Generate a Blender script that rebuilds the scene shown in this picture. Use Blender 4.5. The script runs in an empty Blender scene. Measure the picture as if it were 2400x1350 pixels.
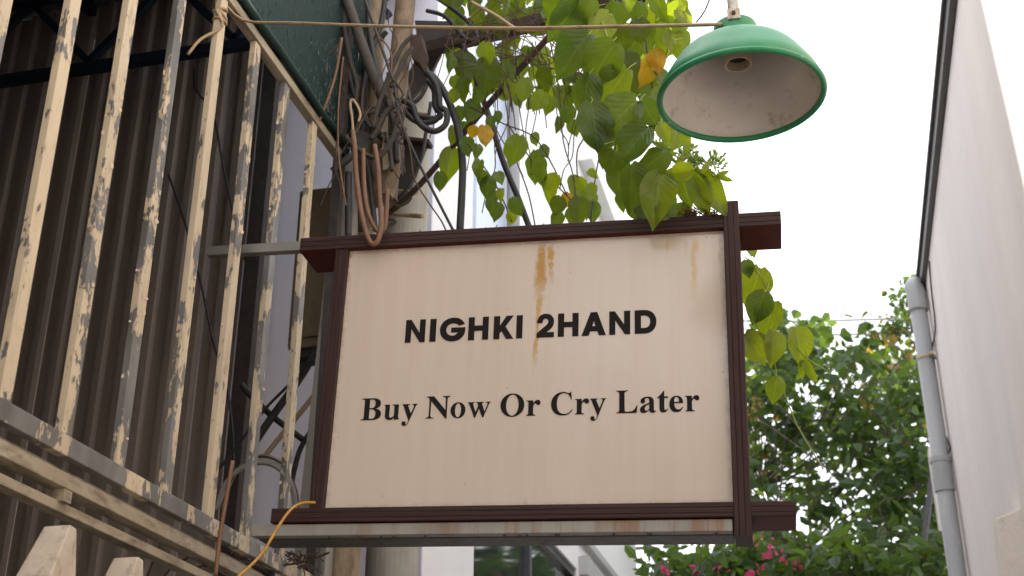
import bpy, bmesh, math, random
from mathutils import Vector, Matrix, noise as mnoise
random.seed(11)
R = math.radians
sc = bpy.context.scene
col = sc.collection

# ------------------------------------------------------------------ camera, sky, sun, exposure
F = 3000.0; YAW = R(13.8); PITCH = R(25.0); CAM = Vector((0, 0, 1.6))
cd = bpy.data.cameras.new('camera'); cam = bpy.data.objects.new('camera', cd); col.objects.link(cam)
cam.location = CAM; cam.rotation_euler = (math.pi/2 + PITCH, 0, YAW)
cd.sensor_width = 36; cd.lens = 45; cd.clip_end = 2000; cd.clip_start = .05
cd.dof.use_dof = True; cd.dof.focus_distance = 3.85; cd.dof.aperture_fstop = 5.0
sc.camera = cam
SUN_EL = R(51); SX, SY = -.985, .1735
w = bpy.data.worlds.new('World'); sc.world = w; w.use_nodes = True
nt = w.node_tree; bg = nt.nodes['Background']
sky = nt.nodes.new('ShaderNodeTexSky'); sky.sky_type = 'NISHITA'; sky.sun_disc = False
sky.sun_elevation = SUN_EL; sky.sun_rotation = math.atan2(SX, SY)
sky.air_density = 1.0; sky.dust_density = 6.0; sky.ozone_density = 1.0
veil = nt.nodes.new('ShaderNodeMix'); veil.data_type = 'RGBA'; veil.inputs[0].default_value = .72   # thin high cloud
veil.inputs[7].default_value = (9.6, 9.7, 10.0, 1)
nt.links.new(sky.outputs[0], veil.inputs[6]); nt.links.new(veil.outputs[2], bg.inputs[0])
bg.inputs[1].default_value = .15
sd = bpy.data.lights.new('sun', 'SUN'); sun = bpy.data.objects.new('sun', sd); col.objects.link(sun)
sd.energy = 4.0; sd.angle = R(.6); sd.color = (1, .93, .82)
sdir = Vector((SX*math.cos(SUN_EL), SY*math.cos(SUN_EL), math.sin(SUN_EL)))
sun.rotation_euler = sdir.to_track_quat('Z', 'Y').to_euler()
sun.location = (-6, 4, 14)
sc.view_settings.view_transform = 'Standard'; sc.view_settings.look = 'None'
sc.view_settings.exposure = 0.95; sc.view_settings.gamma = 1
sc.cycles.max_bounces = 10; sc.cycles.transparent_max_bounces = 16

# ------------------------------------------------------------------ pixel -> place helpers
fw = Vector((-math.sin(YAW)*math.cos(PITCH), math.cos(YAW)*math.cos(PITCH), math.sin(PITCH)))
rt = Vector((math.cos(YAW), math.sin(YAW), 0)); up = rt.cross(fw)
def ray(x, y): return fw + rt*((x-1200)/F) + up*((675-y)/F)
def PY(x, y, Y): r = ray(x, y); return CAM + r*(Y/r.y)
def PX(x, y, X): r = ray(x, y); return CAM + r*(X/r.x)
SGN = Matrix.Translation((-.816, 3.518, 3.017)) @ Matrix.Rotation(R(2.778), 4, 'Z') @ Matrix.Rotation(R(.526), 4, 'X') @ Matrix.Rotation(R(2.157), 4, 'Y')
SGI = SGN.inverted()
def SL(x, y, d=0.0):            # pixel -> sign's own plane (u right, d behind, v up)
    o = SGI @ CAM; r = SGI.to_3x3() @ ray(x, y)
    return o + r*((d-o.y)/r.y)

# ------------------------------------------------------------------ material helpers
class NB:
    def __init__(s, name):
        s.m = bpy.data.materials.new(name); s.m.use_nodes = True; s.t = s.m.node_tree
        s.b = s.t.nodes['Principled BSDF']; s.out = s.t.nodes['Material Output']
    def n(s, typ, **kw):
        x = s.t.nodes.new('ShaderNode'+typ)
        for k, v in kw.items(): setattr(x, k, v)
        return x
    def l(s, a, b): s.t.links.new(a, b)
    def val(s, sock, v):
        if hasattr(v, 'is_output'): s.l(v, sock)
        else: sock.default_value = v
    def math(s, op, a, b=None, c=None, clamp=False):
        x = s.n('Math', operation=op, use_clamp=clamp)
        s.val(x.inputs[0], a)
        if b is not None: s.val(x.inputs[1], b)
        if c is not None: s.val(x.inputs[2], c)
        return x.outputs[0]
    def mix(s, f, a, b, blend='MIX'):
        x = s.n('Mix', data_type='RGBA', blend_type=blend)
        s.val(x.inputs[0], f)
        for i, v in ((6, a), (7, b)):
            if isinstance(v, tuple): v = tuple(v)+(1,) if len(v) == 3 else v
            s.val(x.inputs[i], v)
        return x.outputs[2]
    def coord(s, scale=(1, 1, 1), out='Object'):
        tc = s.n('TexCoord'); mp = s.n('Mapping'); mp.inputs['Scale'].default_value = scale
        s.l(tc.outputs[out], mp.inputs[0]); return mp.outputs[0]
    def wcoord(s, scale=(1, 1, 1)):
        g = s.n('NewGeometry'); mp = s.n('Mapping'); mp.inputs['Scale'].default_value = scale
        s.l(g.outputs['Position'], mp.inputs[0]); return mp.outputs[0]
    def noise(s, vec, scale, detail=4, rough=.55):
        x = s.n('TexNoise'); s.l(vec, x.inputs['Vector']); x.inputs['Scale'].default_value = scale
        x.inputs['Detail'].default_value = detail; x.inputs['Roughness'].default_value = rough
        return x.outputs[0]
    def rng(s, v, a, b, lo=0., hi=1.):
        x = s.n('MapRange'); s.val(x.inputs[0], v); x.inputs[1].default_value = a; x.inputs[2].default_value = b
        x.inputs[3].default_value = lo; x.inputs[4].default_value = hi; return x.outputs[0]
    def bump(s, h, strength=.3, dist=.01):
        x = s.n('Bump'); x.inputs['Strength'].default_value = strength; x.inputs['Distance'].default_value = dist
        s.l(h, x.inputs['Height']); s.l(x.outputs[0], s.b.inputs['Normal'])
    def col(s, c): s.val(s.b.inputs['Base Color'], tuple(c)+(1,) if isinstance(c, tuple) else c)
    def rough(s, v): s.val(s.b.inputs['Roughness'], v)
    def metal(s, v): s.b.inputs['Metallic'].default_value = v

def worn(name, c1, c2, dirt=None, scale=6, stretch=(1, 1, 1), rough=.6, bump=.15, metal=0, dirt_lo=.55, dirt_hi=.72, fine=60):
    k = NB(name); v = k.wcoord(stretch)
    f = k.rng(k.noise(v, scale, 6), .35, .65); c = k.mix(f, c1, c2)
    fn = k.noise(k.wcoord(), fine, 5, .7)
    if dirt:
        d = k.rng(k.noise(v, scale*1.7, 8, .65), dirt_lo, dirt_hi); c = k.mix(k.math('MULTIPLY', d, .85), c, dirt)
    c = k.mix(k.rng(fn, .3, .7, 0, .35), c, tuple(x*.72 for x in c1))
    k.col(c); k.rough(k.rng(fn, .3, .7, rough-.1, rough+.15)); k.metal(metal)
    if bump: k.bump(fn, bump, .004)
    return k.m

def peel(name, amount, paint=(.62, .50, .335), seed=0.):
    k = NB(name); tc = k.wcoord((1, 1, .42)); sh = k.n('Mapping'); sh.inputs[1].default_value = (seed, seed*1.7, seed*.6); k.l(tc, sh.inputs[0]); v = sh.outputs[0]
    n1 = k.noise(v, 13, 8, .62); n2 = k.noise(v, 55, 6, .6)
    f = k.math('ADD', n1, k.math('MULTIPLY', k.math('SUBTRACT', n2, .5), .30))
    f = k.math('ADD', f, k.math('MULTIPLY', k.math('SUBTRACT', k.noise(v, 3.2, 2), .5), .42))
    m = k.rng(f, .5-amount, .5-amount+.012)
    chip = k.noise(k.wcoord((1, 1, .38)), 95, 4, .6)
    m = k.math('MAXIMUM', m, k.math('MULTIPLY', k.rng(chip, .635-amount*.4, .645-amount*.4), k.rng(n1, .34-amount, .42-amount)))          # 1 where paint has gone
    pv = k.mix(k.rng(k.noise(v, 4, 5), .35, .7), paint, tuple(x*.82 for x in paint))
    pv = k.mix(k.rng(k.noise(k.wcoord((1, 1, .2)), 30, 6, .7), .52, .75, 0, .55), pv, (.24, .17, .10))
    mv = k.mix(k.rng(k.noise(v, 9, 6), .35, .65), (.20, .19, .175), (.105, .098, .088))
    mv = k.mix(k.rng(n2, .55, .75, 0, .5), mv, (.16, .095, .05))
    edge = k.math('MULTIPLY', k.rng(f, .5-amount-.03, .5-amount), .35)
    k.col(k.mix(m, k.mix(edge, pv, (.30, .22, .14)), mv)); k.rough(k.mix(m, (.62, .62, .62), (.5, .5, .5)))
    k.bump(k.math('SUBTRACT', k.math('MULTIPLY', k.noise(v, 90, 4), .12), m), .9, .0022)
    return k.m

def plain(name, c, rough=.5, metal=0, var=.25):
    k = NB(name); n = k.noise(k.wcoord(), 40, 5)
    k.col(k.mix(k.rng(n, .3, .7), tuple(x*(1-var) for x in c), tuple(min(1, x*(1+var)) for x in c))); k.rough(rough); k.metal(metal)
    k.bump(n, .15, .003)
    return k.m

def leafmat(name, c1, c2, trans=.45, veins=True, rough=.32, hue=None):
    k = NB(name); uv = k.n('UVMap').outputs[0]; sp = k.n('SeparateXYZ'); k.l(uv, sp.inputs[0])
    oi = k.n('ObjectInfo')
    c = k.mix(oi.outputs['Random'], c1, c2)
    bl = k.noise(k.wcoord(), 22, 4)
    c = k.mix(k.rng(bl, .4, .7, 0, .35), c, tuple(x*.6 for x in c1))
    if veins:
        s = k.math('ABSOLUTE', k.math('SUBTRACT', sp.outputs[0], .5)); t = sp.outputs[1]
        ph = k.math('SUBTRACT', k.math('MULTIPLY', t, 7.0), k.math('MULTIPLY', s, 6.0))
        fr = k.math('ABSOLUTE', k.math('SUBTRACT', k.math('FRACT', ph), .5))
        lat = k.rng(fr, .05, .0); mid = k.rng(s, .028, .010)
        vm = k.math('MAXIMUM', lat, mid)
        c = k.mix(k.math('MULTIPLY', vm, .22), c, tuple(min(1, x*1.9+.03) for x in c2))
        k.bump(k.math('ADD', k.rng(fr, 0, .5), k.math('MULTIPLY', k.noise(k.wcoord(), 160, 3), .25)), .22, .004)
    k.col(c); k.rough(rough)
    tr = k.n('BsdfTranslucent'); tcol = k.mix(.5, c, (1, .95, .22), 'MULTIPLY')
    hs = k.n('HueSaturation'); hs.inputs['Saturation'].default_value = 1.2; hs.inputs['Value'].default_value = 2.3; k.l(c, hs.inputs['Color'])
    k.l(k.mix(.35, hs.outputs[0], (.42, .50, .03)), tr.inputs[0])
    mx = k.n('MixShader'); mx.inputs[0].default_value = trans
    k.l(k.b.outputs[0], mx.inputs[1]); k.l(tr.outputs[0], mx.inputs[2]); k.l(mx.outputs[0], k.out.inputs[0])
    return k.m

# ------------------------------------------------------------------ mesh helpers
class MB:
    def __init__(s): s.v = []; s.f = []; s.uv = {}; s.mi = []
    def add(s, vs, fs, mi=0):
        o = len(s.v); s.v += [Vector(p) for p in vs]; s.f += [tuple(i+o for i in f) for f in fs]; s.mi += [mi]*len(fs); return s
    def box(s, a, b, M=None, mi=0):
        x0, y0, z0 = a; x1, y1, z1 = b
        vs = [Vector(p) for p in ((x0,y0,z0),(x1,y0,z0),(x1,y1,z0),(x0,y1,z0),(x0,y0,z1),(x1,y0,z1),(x1,y1,z1),(x0,y1,z1))]
        if M: vs = [M @ p for p in vs]
        return s.add(vs, [(0,3,2,1),(4,5,6,7),(0,1,5,4),(1,2,6,5),(2,3,7,6),(3,0,4,7)], mi)
    def bar(s, p, q, w, h, ref=Vector((0, 0, 1)), mi=0):    # box section between two points
        p = Vector(p); q = Vector(q); d = (q-p); L = d.length; d.normalize()
        x = d.cross(ref)
        if x.length < 1e-4: x = d.cross(Vector((0, 1, 0)))
        x.normalize(); y = x.cross(d)
        M = Matrix((x, d, y)).transposed().to_4x4(); M.translation = p
        return s.box((-w/2, 0, -h/2), (w/2, L, h/2), M, mi)
    def tube(s, pts, r, n=8, sub=5, r2=None, mi=0):
        pts = [Vector(p) for p in pts]
        if sub > 1 and len(pts) > 2:
            out = []
            for i in range(len(pts)-1):
                p0 = pts[max(0, i-1)]; p1 = pts[i]; p2 = pts[i+1]; p3 = pts[min(len(pts)-1, i+2)]
                for k in range(sub):
                    t = k/sub
                    out.append(.5*((2*p1)+(p2-p0)*t+(2*p0-5*p1+4*p2-p3)*t*t+(3*p1-p0-3*p2+p3)*t**3))
            out.append(pts[-1]); pts = out
        if r2 is None: r2 = r
        ref = None; vs = []; fs = []
        for i, p in enumerate(pts):
            d = (pts[min(i+1, len(pts)-1)]-pts[max(i-1, 0)])
            if d.length < 1e-7: d = Vector((0, 0, 1))
            d.normalize()
            if ref is None:
                ref = d.cross(Vector((.31, .17, .93)))
                if ref.length < .01: ref = d.cross(Vector((1, 0, 0)))
            ref = ref - d*ref.dot(d); ref.normalize(); b = d.cross(ref)
            rr = r+(r2-r)*i/max(1, len(pts)-1)
            for k in range(n):
                a = 2*math.pi*k/n; vs.append(p+(ref*math.cos(a)+b*math.sin(a))*rr)
        for i in range(len(pts)-1):
            for k in range(n):
                a = i*n+k; c = i*n+(k+1) % n; fs.append((a, c, c+n, a+n))
        fs.append(tuple(range(n-1, -1, -1))); fs.append(tuple(range((len(pts)-1)*n, len(pts)*n)))
        return s.add(vs, fs, mi)
    def lathe(s, prof, n=48, c=(0, 0, 0), mi=0):
        c = Vector(c); vs = []; fs = []
        for r, z in prof:
            for k in range(n):
                a = 2*math.pi*k/n; vs.append(c+Vector((r*math.cos(a), r*math.sin(a), z)))
        for i in range(len(prof)-1):
            for k in range(n):
                a = i*n+k; b = i*n+(k+1) % n; fs.append((a, b, b+n, a+n))
        return s.add(vs, fs, mi)
    def prof(s, pts, axis, a, b, mi=0):     # extrude closed 2-D profile along an axis of the local frame: 'x' (pts = y,z) or 'z' (pts = x,y)
        vs = []; n = len(pts)
        for e in (a, b):
            for p in pts: vs.append((e, p[0], p[1]) if axis == 'x' else (p[0], p[1], e))
        fs = [(i, (i+1) % n, (i+1) % n+n, i+n) for i in range(n)]+[tuple(range(n-1, -1, -1)), tuple(range(n, 2*n))]
        return s.add(vs, fs, mi)

def empty(name, loc, label, cat, group=None):
    o = bpy.data.objects.new(name, None); col.objects.link(o); o.location = loc; o.empty_display_size = .1
    tag(o, label, cat, group); return o
def tag(o, label=None, cat=None, group=None, kind=None):
    if label: o['label'] = label
    if cat: o['category'] = cat
    if group: o['group'] = group
    if kind: o['kind'] = kind
    return o
def root_of(o):
    while o.parent: o = o.parent
    return o
def obj(name, mb, m, parent=None, local=False, smooth=False, bevel=0, normals=True):
    off = Vector((0, 0, 0))
    if parent and not local: off = root_of(parent).location
    base = Vector((0, 0, 0))
    me = bpy.data.meshes.new(name); me.from_pydata([tuple(p-off) for p in mb.v], [], mb.f)
    for x in (m if isinstance(m, (list, tuple)) else [m]): me.materials.append(x)
    if any(mb.mi): me.polygons.foreach_set('material_index', mb.mi)
    if normals:
        bm = bmesh.new(); bm.from_mesh(me); bmesh.ops.recalc_face_normals(bm, faces=bm.faces)
        if bevel: bmesh.ops.bevel(bm, geom=[e for e in bm.edges if e.calc_face_angle(0) > .5], offset=bevel, segments=2, affect='EDGES', profile=.6)
        bm.to_mesh(me); bm.free()
    if smooth: me.shade_smooth()
    o = bpy.data.objects.new(name, me); col.objects.link(o)
    if parent: o.parent = parent
    return o
def single(name, mb, m, label, cat, group=None, **kw):
    o = obj(name, mb, m, **kw); return tag(o, label, cat, group)

# ------------------------------------------------------------------ materials
M_wall = None
def wallmat(name, c, streak=.12, stain=(.42, .40, .37)):
    k = NB(name); v = k.wcoord((1, 1, .12))
    f = k.rng(k.noise(v, 2.6, 8, .65), .38, .75); c2 = k.mix(k.math('MULTIPLY', f, streak*2.2), c, stain)
    g = k.rng(k.noise(k.wcoord(), .8, 5), .35, .7); c2 = k.mix(k.math('MULTIPLY', g, streak), c2, tuple(x*.8 for x in c))
    sp = k.rng(k.noise(k.wcoord((1, 1, .5)), 14, 5, .7), .66, .80); c2 = k.mix(k.math('MULTIPLY', sp, .4), c2, (.22, .2, .18))
    tw = k.noise(k.wcoord((1, 1, 2.2)), 5, 7, .7); c2 = k.mix(k.rng(tw, .35, .75, 0, .22), c2, tuple(x*.78 for x in c)); k.col(c2); k.rough(.85); k.bump(k.math('ADD', k.noise(k.wcoord(), 70, 5, .7), k.math('MULTIPLY', tw, 1.5)), .25, .006); return k.m
m_rwall = wallmat('cream_wall_paint', (.85, .77, .73), .10)
m_white = wallmat('white_wall_paint', (.90, .89, .87), .04)
m_lav = wallmat('sky_tinted_white_paint', (.78, .77, .88), .10)  # white paint with the bluish sky light put into its colour
m_greywall = wallmat('grey_wall_paint', (.50, .49, .48), .2)
m_conc = worn('weathered_concrete', (.40, .37, .32), (.30, .28, .25), (.12, .11, .10), 5, (1, 1, .3), .85, .3)
m_pick = worn('limewashed_concrete', (.62, .52, .40), (.48, .39, .29), (.24, .19, .14), 14, (1, 1, .6), .9, .5, dirt_lo=.55, dirt_hi=.68)
m_pick2 = worn('cream_pilaster', (.90, .81, .71), (.84, .74, .64), (.5, .43, .36), 9, (1, 1, .5), .9, .4, dirt_lo=.6, dirt_hi=.75)
m_pole = worn('pole_concrete', (.50, .47, .40), (.40, .37, .31), (.17, .15, .12), 4, (1, 1, .25), .85, .3, dirt_lo=.55, dirt_hi=.8)
m_pipe = worn('cream_rusty_pipe', (.56, .46, .32), (.46, .36, .23), (.20, .09, .035), 9, (1, 1, .35), .6, .2, dirt_lo=.5, dirt_hi=.66)
m_dpipe = worn('dirty_rusty_pipe', (.30, .21, .125), (.20, .135, .08), (.06, .038, .024), 10, (1, 1, .4), .75, .35, dirt_lo=.42, dirt_hi=.6)
m_dpipe2 = worn('cream_post_paint', (.46, .35, .22), (.30, .21, .12), (.075, .042, .024), 8, (1, 1, .4), .7, .25, dirt_lo=.42, dirt_hi=.6)
m_galv = worn('galvanised_steel', (.33, .32, .29), (.24, .23, .20), (.16, .12, .08), 8, (1, 1, 1), .45, .1, .5, .6, .8)
m_dgalv = worn('shade_dark_galvanised', (.085, .08, .072), (.06, .055, .05), (.04, .034, .03), 8, (1, 1, 1), .5, .1, .2)  # galvanised steel darkened, underside shade put into the colour
m_dust = worn('dusty_painted_rail', (.46, .39, .28), (.34, .27, .18), (.13, .09, .06), 14, (1, .35, 1), .7, .3, dirt_lo=.48, dirt_hi=.66)
def rustrun():
    k = NB('rust_streaked_tube'); v = k.coord((1, 1, .08)); c = k.mix(k.rng(k.noise(k.coord(), 7, 5), .3, .7), (.34, .32, .28), (.25, .235, .21))
    a = k.rng(k.noise(v, 20, 7, .7), .47, .60); sx = k.n('SeparateXYZ'); k.l(k.coord(), sx.inputs[0])
    a = k.math('MULTIPLY', a, k.rng(sx.outputs[0], -.6, .1, .35, 1.)); c = k.mix(k.math('MULTIPLY', a, .75), c, (.22, .11, .04)); k.col(c); k.rough(.5); k.b.inputs['Metallic'].default_value = .2; return k.m
m_rustrun = rustrun()
m_rust = worn('rusty_steel', (.075, .042, .028), (.045, .030, .024), (.15, .066, .028), 14, (1, 1, 1), .85, .5, dirt_lo=.58, dirt_hi=.75)
m_dsteel = worn('dark_weathered_steel', (.06, .05, .042), (.04, .034, .03), (.10, .06, .035), 10, (1, 1, 1), .75, .3)
m_corr = worn('corrugated_sheet', (.34, .28, .235), (.26, .21, .172), (.12, .093, .074), 3, (1, 1, .1), .55, .1, .1, .5, .8)
m_roof = plain('roof_underside', (.12, .10, .085), .7)
m_blue = worn('blue_truss_paint', (.0035, .014, .032), (.003, .010, .024), (.015, .011, .009), 8)
m_cable = plain('black_rubber_cable', (.028, .025, .022), .6)
m_gcable = plain('dusty_grey_cable', (.058, .045, .034), .75)
m_bcable = worn('orange_brown_conduit', (.215, .105, .05), (.15, .07, .033), (.12, .07, .04), 16, (1, 1, .4), .6, .2)
m_ccable = worn('cream_cable', (.46, .33, .19), (.36, .25, .14), (.17, .11, .06), 12)
m_yellow = plain('yellow_cable', (.50, .25, .03), .5)
m_twig = plain('dry_vine_stem', (.085, .045, .028), .85)
m_gstem = plain('green_vine_stem', (.22, .30, .05), .6)
m_box = worn('beige_meter_box', (.22, .165, .095), (.17, .125, .07), (.05, .037, .025), 5, (1, 1, .3), .6, .2, dirt_lo=.52, dirt_hi=.75)
m_pvc = worn('grey_plastic_pipe', (.42, .42, .42), (.35, .35, .36), (.55, .53, .5), 6, (1, 1, .3), .5, .1)
m_cop = worn('dark_metal_coping', (.11, .10, .095), (.08, .072, .068), (.05, .045, .04), 4, (1, .3, 1), .5, .1)
m_letter = plain('black_vinyl', (.014, .011, .010), .75, 0, .12)
m_letter.node_tree.nodes['Principled BSDF'].inputs['Specular IOR Level'].default_value = .15
m_asph = worn('asphalt', (.07, .068, .065), (.05, .05, .05), (.10, .095, .09), 1.2, (1, 1, 1), .9, .4)
m_pave = worn('concrete_pavement', (.24, .225, .205), (.19, .175, .16), (.13, .12, .11), 2, (1, 1, 1), .9, .3)
m_frame_al = plain('grey_window_frame', (.10, .10, .11), .4, .3)
k = NB('window_glass'); k.col((.02, .025, .028)); k.rough(.06); k.b.inputs['Specular IOR Level'].default_value = .9; m_glass = k.m
def maroon():
    k = NB('maroon_wood_grain'); oi = k.n('ObjectInfo')
    tc = k.n('TexCoord'); a = k.n('Attribute', attribute_name='grain'); v = a.outputs['Vector']
    mp = k.n('Mapping'); mp.inputs['Scale'].default_value = (2, 90, 90); k.l(v, mp.inputs[0])
    g = k.noise(mp.outputs[0], 1.6, 7, .65)
    c = k.mix(k.rng(g, .32, .68), (.052, .021, .017), (.020, .008, .007))
    sc_ = k.rng(k.noise(k.wcoord(), 55, 7, .75), .67, .74); c = k.mix(k.math('MULTIPLY', sc_, .5), c, (.20, .12, .09))
    k.col(c); k.rough(.6); k.b.inputs['Specular IOR Level'].default_value = .3; k.bump(g, .35, .002); return k.m
m_maroon = maroon()
m_mared = plain('red_maroon_laminate', (.085, .011, .010), .6, 0, .15)
m_mared.node_tree.nodes['Principled BSDF'].inputs['Specular IOR Level'].default_value = .2
def panelmat():
    k = NB('aged_acrylic_panel'); tc = k.coord(); sx = k.n('SeparateXYZ'); k.l(tc, sx.inputs[0]); u = sx.outputs[0]; v = sx.outputs[2]
    mv = k.n('Mapping'); mv.inputs['Scale'].default_value = (1, 1, .06); k.l(tc, mv.inputs[0])
    st = k.noise(mv.outputs[0], 26, 5, .6); c = k.mix(k.rng(st, .42, .75, 0, .6), (.60, .505, .41), (.54, .43, .335))
    c = k.mix(k.rng(k.noise(tc, 2.2, 4), .35, .7, 0, .5), c, (.60, .49, .41))
    wob = k.math('MULTIPLY', k.math('SUBTRACT', k.noise(tc, 16, 6, .7), .5), .048)
    brk = k.rng(k.noise(tc, 38, 6, .7), .30, .46)
    uu = k.math('ADD', u, wob)
    def drip(c, u0, hw, v0, v1, colr, amt, slope=0.):
        d = k.math('ABSOLUTE', k.math('SUBTRACT', k.math('SUBTRACT', uu, u0), k.math('MULTIPLY', k.math('SUBTRACT', v, v0), slope)))
        mk = k.rng(d, hw, hw*.45); mk = k.math('MULTIPLY', mk, k.rng(v, v1-.03, v1+.06)); mk = k.math('MULTIPLY', mk, k.rng(v, v0+.012, v0-.02))
        mk = k.math('MULTIPLY', k.math('MULTIPLY', mk, brk), amt); return k.mix(mk, c, colr)
    for px, py, hw, py1, colr, amt, sl in ((1270, 572, .021, 690, (.42, .21, .02), 1., .02), (1291, 575, .012, 655, (.44, .22, .02), 1., -.03), (1266, 690, .009, 850, (.47, .28, .07), .9, .05),
            (1562, 560, .008, 590, (.52, .32, .12), .6, 0), (1606, 560, .007, 585, (.52, .32, .12), .6, 0), (1628, 560, .012, 690, (.55, .34, .11), .75, .03), (1690, 550, .010, 640, (.50, .32, .14), .6, 0),
            (822, 590, .006, 660, (.40, .22, .06), .8, 0), (806, 700, .008, 850, (.48, .33, .15), .6, 0), (1230, 1170, .010, 1190, (.42, .26, .05), .7, 0)):
        a = SL(px, py); b = SL(px, py1); c = drip(c, a.x, hw, a.z, b.z, colr, amt, sl)
    eu = k.math('SUBTRACT', .6, k.math('ABSOLUTE', u)); ev = k.math('SUBTRACT', .427, k.math('ABSOLUTE', v)); e = k.math('MINIMUM', eu, ev)
    gr = k.math('MULTIPLY', k.rng(e, .018, .0), k.rng(k.noise(tc, 30, 7, .75), .42, .64)); c = k.mix(k.math('MULTIPLY', gr, .6), c, (.26, .17, .08))
    spk = k.n('TexVoronoi'); spk.inputs['Scale'].default_value = 26; k.l(tc, spk.inputs['Vector'])
    sk = k.math('MULTIPLY', k.rng(spk.outputs['Distance'], .085, .045), k.rng(k.noise(tc, 9, 2), .54, .6)); c = k.mix(k.math('MULTIPLY', sk, .75), c, (.22, .15, .09))
    k.col(c); k.rough(k.rng(k.noise(tc, 20, 5), .3, .7, .12, .2)); k.b.inputs['Specular IOR Level'].default_value = .62
    k.bump(k.noise(tc, 3, 3), .05, .01); return k.m
m_panel = panelmat()
def lampmats():
    k = NB('green_enamel'); v = k.coord(); c = k.mix(k.rng(k.noise(v, 7, 5), .35, .7), (.012, .20, .075), (.022, .27, .105))
    ch = k.rng(k.noise(v, 24, 8, .72), .655, .67); c = k.mix(ch, c, (.36, .33, .28)); sc2 = k.rng(k.noise(k.coord((1, 1, .2)), 60, 6, .7), .70, .74); c = k.mix(k.math('MULTIPLY', sc2, .8), c, (.30, .38, .28))
    dust = k.rng(k.noise(v, 16, 6), .45, .8, 0, .3); c = k.mix(dust, c, (.16, .26, .16)); k.col(c); k.rough(.40); k.bump(ch, .3, .002)
    q = NB('white_enamel'); v = q.coord(); c = q.mix(q.rng(q.noise(v, 5, 6), .4, .75), (.72, .665, .60), (.58, .53, .47))
    c = q.mix(q.math('MULTIPLY', q.rng(q.noise(v, 17, 8, .75), .56, .72), .8), c, (.17, .12, .08)); sx = q.n('SeparateXYZ'); q.l(v, sx.inputs[0])
    c = q.mix(q.rng(sx.outputs[2], .09, .155, 0, .65), c, (.20, .16, .13)); q.col(c); q.rough(.45)
    return k.m, q.m
m_green, m_wenam = lampmats()
k = NB('ceramic_socket'); k.col((.45, .36, .27)); k.rough(.35); m_sock = k.m
k = NB('green_shade_net'); v = k.coord(); br = k.n('TexWave', wave_type='BANDS', bands_direction='Y'); br.inputs['Scale'].default_value = 24; br.inputs['Distortion'].default_value = 5; br.inputs['Detail'].default_value = 3; k.l(v, br.inputs['Vector'])
g2 = k.noise(k.coord((1, 6, .7)), 42, 5, .75); k.col(k.mix(k.rng(g2, .3, .7), (.001, .007, .006), (.011, .062, .046))); k.rough(.6)
nn = k.noise(k.coord((1, 7, 1.0)), 16, 6, .75); al = k.rng(k.math('ADD', nn, k.math('MULTIPLY', br.outputs['Fac'], .10)), .66, .68, 1, .0)
tr = k.n('BsdfTransparent'); tl = k.n('BsdfTranslucent'); tl.inputs[0].default_value = (.008, .06, .044, 1)
ms = k.n('MixShader'); ms.inputs[0].default_value = .35; k.l(k.b.outputs[0], ms.inputs[1]); k.l(tl.outputs[0], ms.inputs[2])
ms2 = k.n('MixShader'); k.l(al, ms2.inputs[0]); k.l(tr.outputs[0], ms2.inputs[1]); k.l(ms.outputs[0], ms2.inputs[2]); k.l(ms2.outputs[0], k.out.inputs[0]); k.bump(br.outputs['Fac'], .6, .004); m_net = k.m
m_hem = plain('dark_green_hem', (.006, .03, .022), .8)
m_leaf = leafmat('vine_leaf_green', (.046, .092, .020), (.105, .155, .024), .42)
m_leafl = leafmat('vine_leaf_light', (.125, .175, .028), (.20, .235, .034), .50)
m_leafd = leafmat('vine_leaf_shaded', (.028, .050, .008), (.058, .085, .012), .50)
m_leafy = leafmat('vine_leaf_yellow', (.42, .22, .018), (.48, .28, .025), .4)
m_bud = plain('green_flower_bud', (.24, .33, .07), .6)
m_tree = leafmat('tree_leaf', (.028, .064, .024), (.042, .082, .028), .34, False, .42)
m_tree2 = leafmat('light_tree_leaf', (.052, .108, .030), (.066, .125, .033), .38, False, .42)
m_bract = leafmat('pink_bract', (.50, .008, .17), (.58, .012, .22), .4, False, .5)
m_tleaf = leafmat('tan_dry_leaf', (.26, .15, .06), (.30, .17, .07), .4, False, .6)
m_bark = worn('grey_bark', (.14, .115, .09), (.09, .075, .06), (.05, .04, .03), 12, (1, 1, .4), .9, .5)

# ------------------------------------------------------------------ ground
g = MB().add([(-300, -300, 0), (300, -300, 0), (300, 300, 0), (-300, 300, 0)], [(0, 1, 2, 3)])
tag(obj('ground', g, m_asph), kind='structure')
g = MB().box((-1.75, -8, .004), (.86, 40, .012))
tag(obj('alley_pavement', g, m_pave), kind='structure')

# ------------------------------------------------------------------ right-hand building with coping, downpipe and cable
WX = .9
rb = empty('rendered_building', (WX, 5, 0), 'tall cream rendered wall of the building beside the grey downpipe', 'building')
wl = MB().box((WX, -6, 0), (7, 9.85, 5.50)); obj('wall', wl, m_rwall, rb)
cp = MB().box((WX-.035, -6, 5.505), (7.05, 9.88, 5.58)); cp.box((WX-.055, -6, 5.583), (7.05, 9.89, 5.605)); obj('coping', cp, m_cop, rb)
pf = PX(2392, 1196, WX); fx = PY(2332, 1205, pf.y).x; zt = pf.z; y0, y1 = pf.y, pf.y+.22
fin = MB().add([(fx, y0, 0), (WX+.02, y0, 0), (WX+.02, y1, 0), (fx, y1, 0), (fx, y0, zt-.03), (WX+.02, y0, zt+.02), (WX+.02, y1, zt+.02), (fx, y1, zt-.03)],
        [(0,3,2,1),(4,5,6,7),(0,1,5,4),(1,2,6,5),(2,3,7,6),(3,0,4,7)])
obj('pilaster', fin, m_pick2, rb, bevel=.010)
dp = empty('downpipe', (WX-.07, 9.5, 0), 'grey plastic downpipe with jointed sleeve running down the end of the cream wall', 'downpipe')
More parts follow.
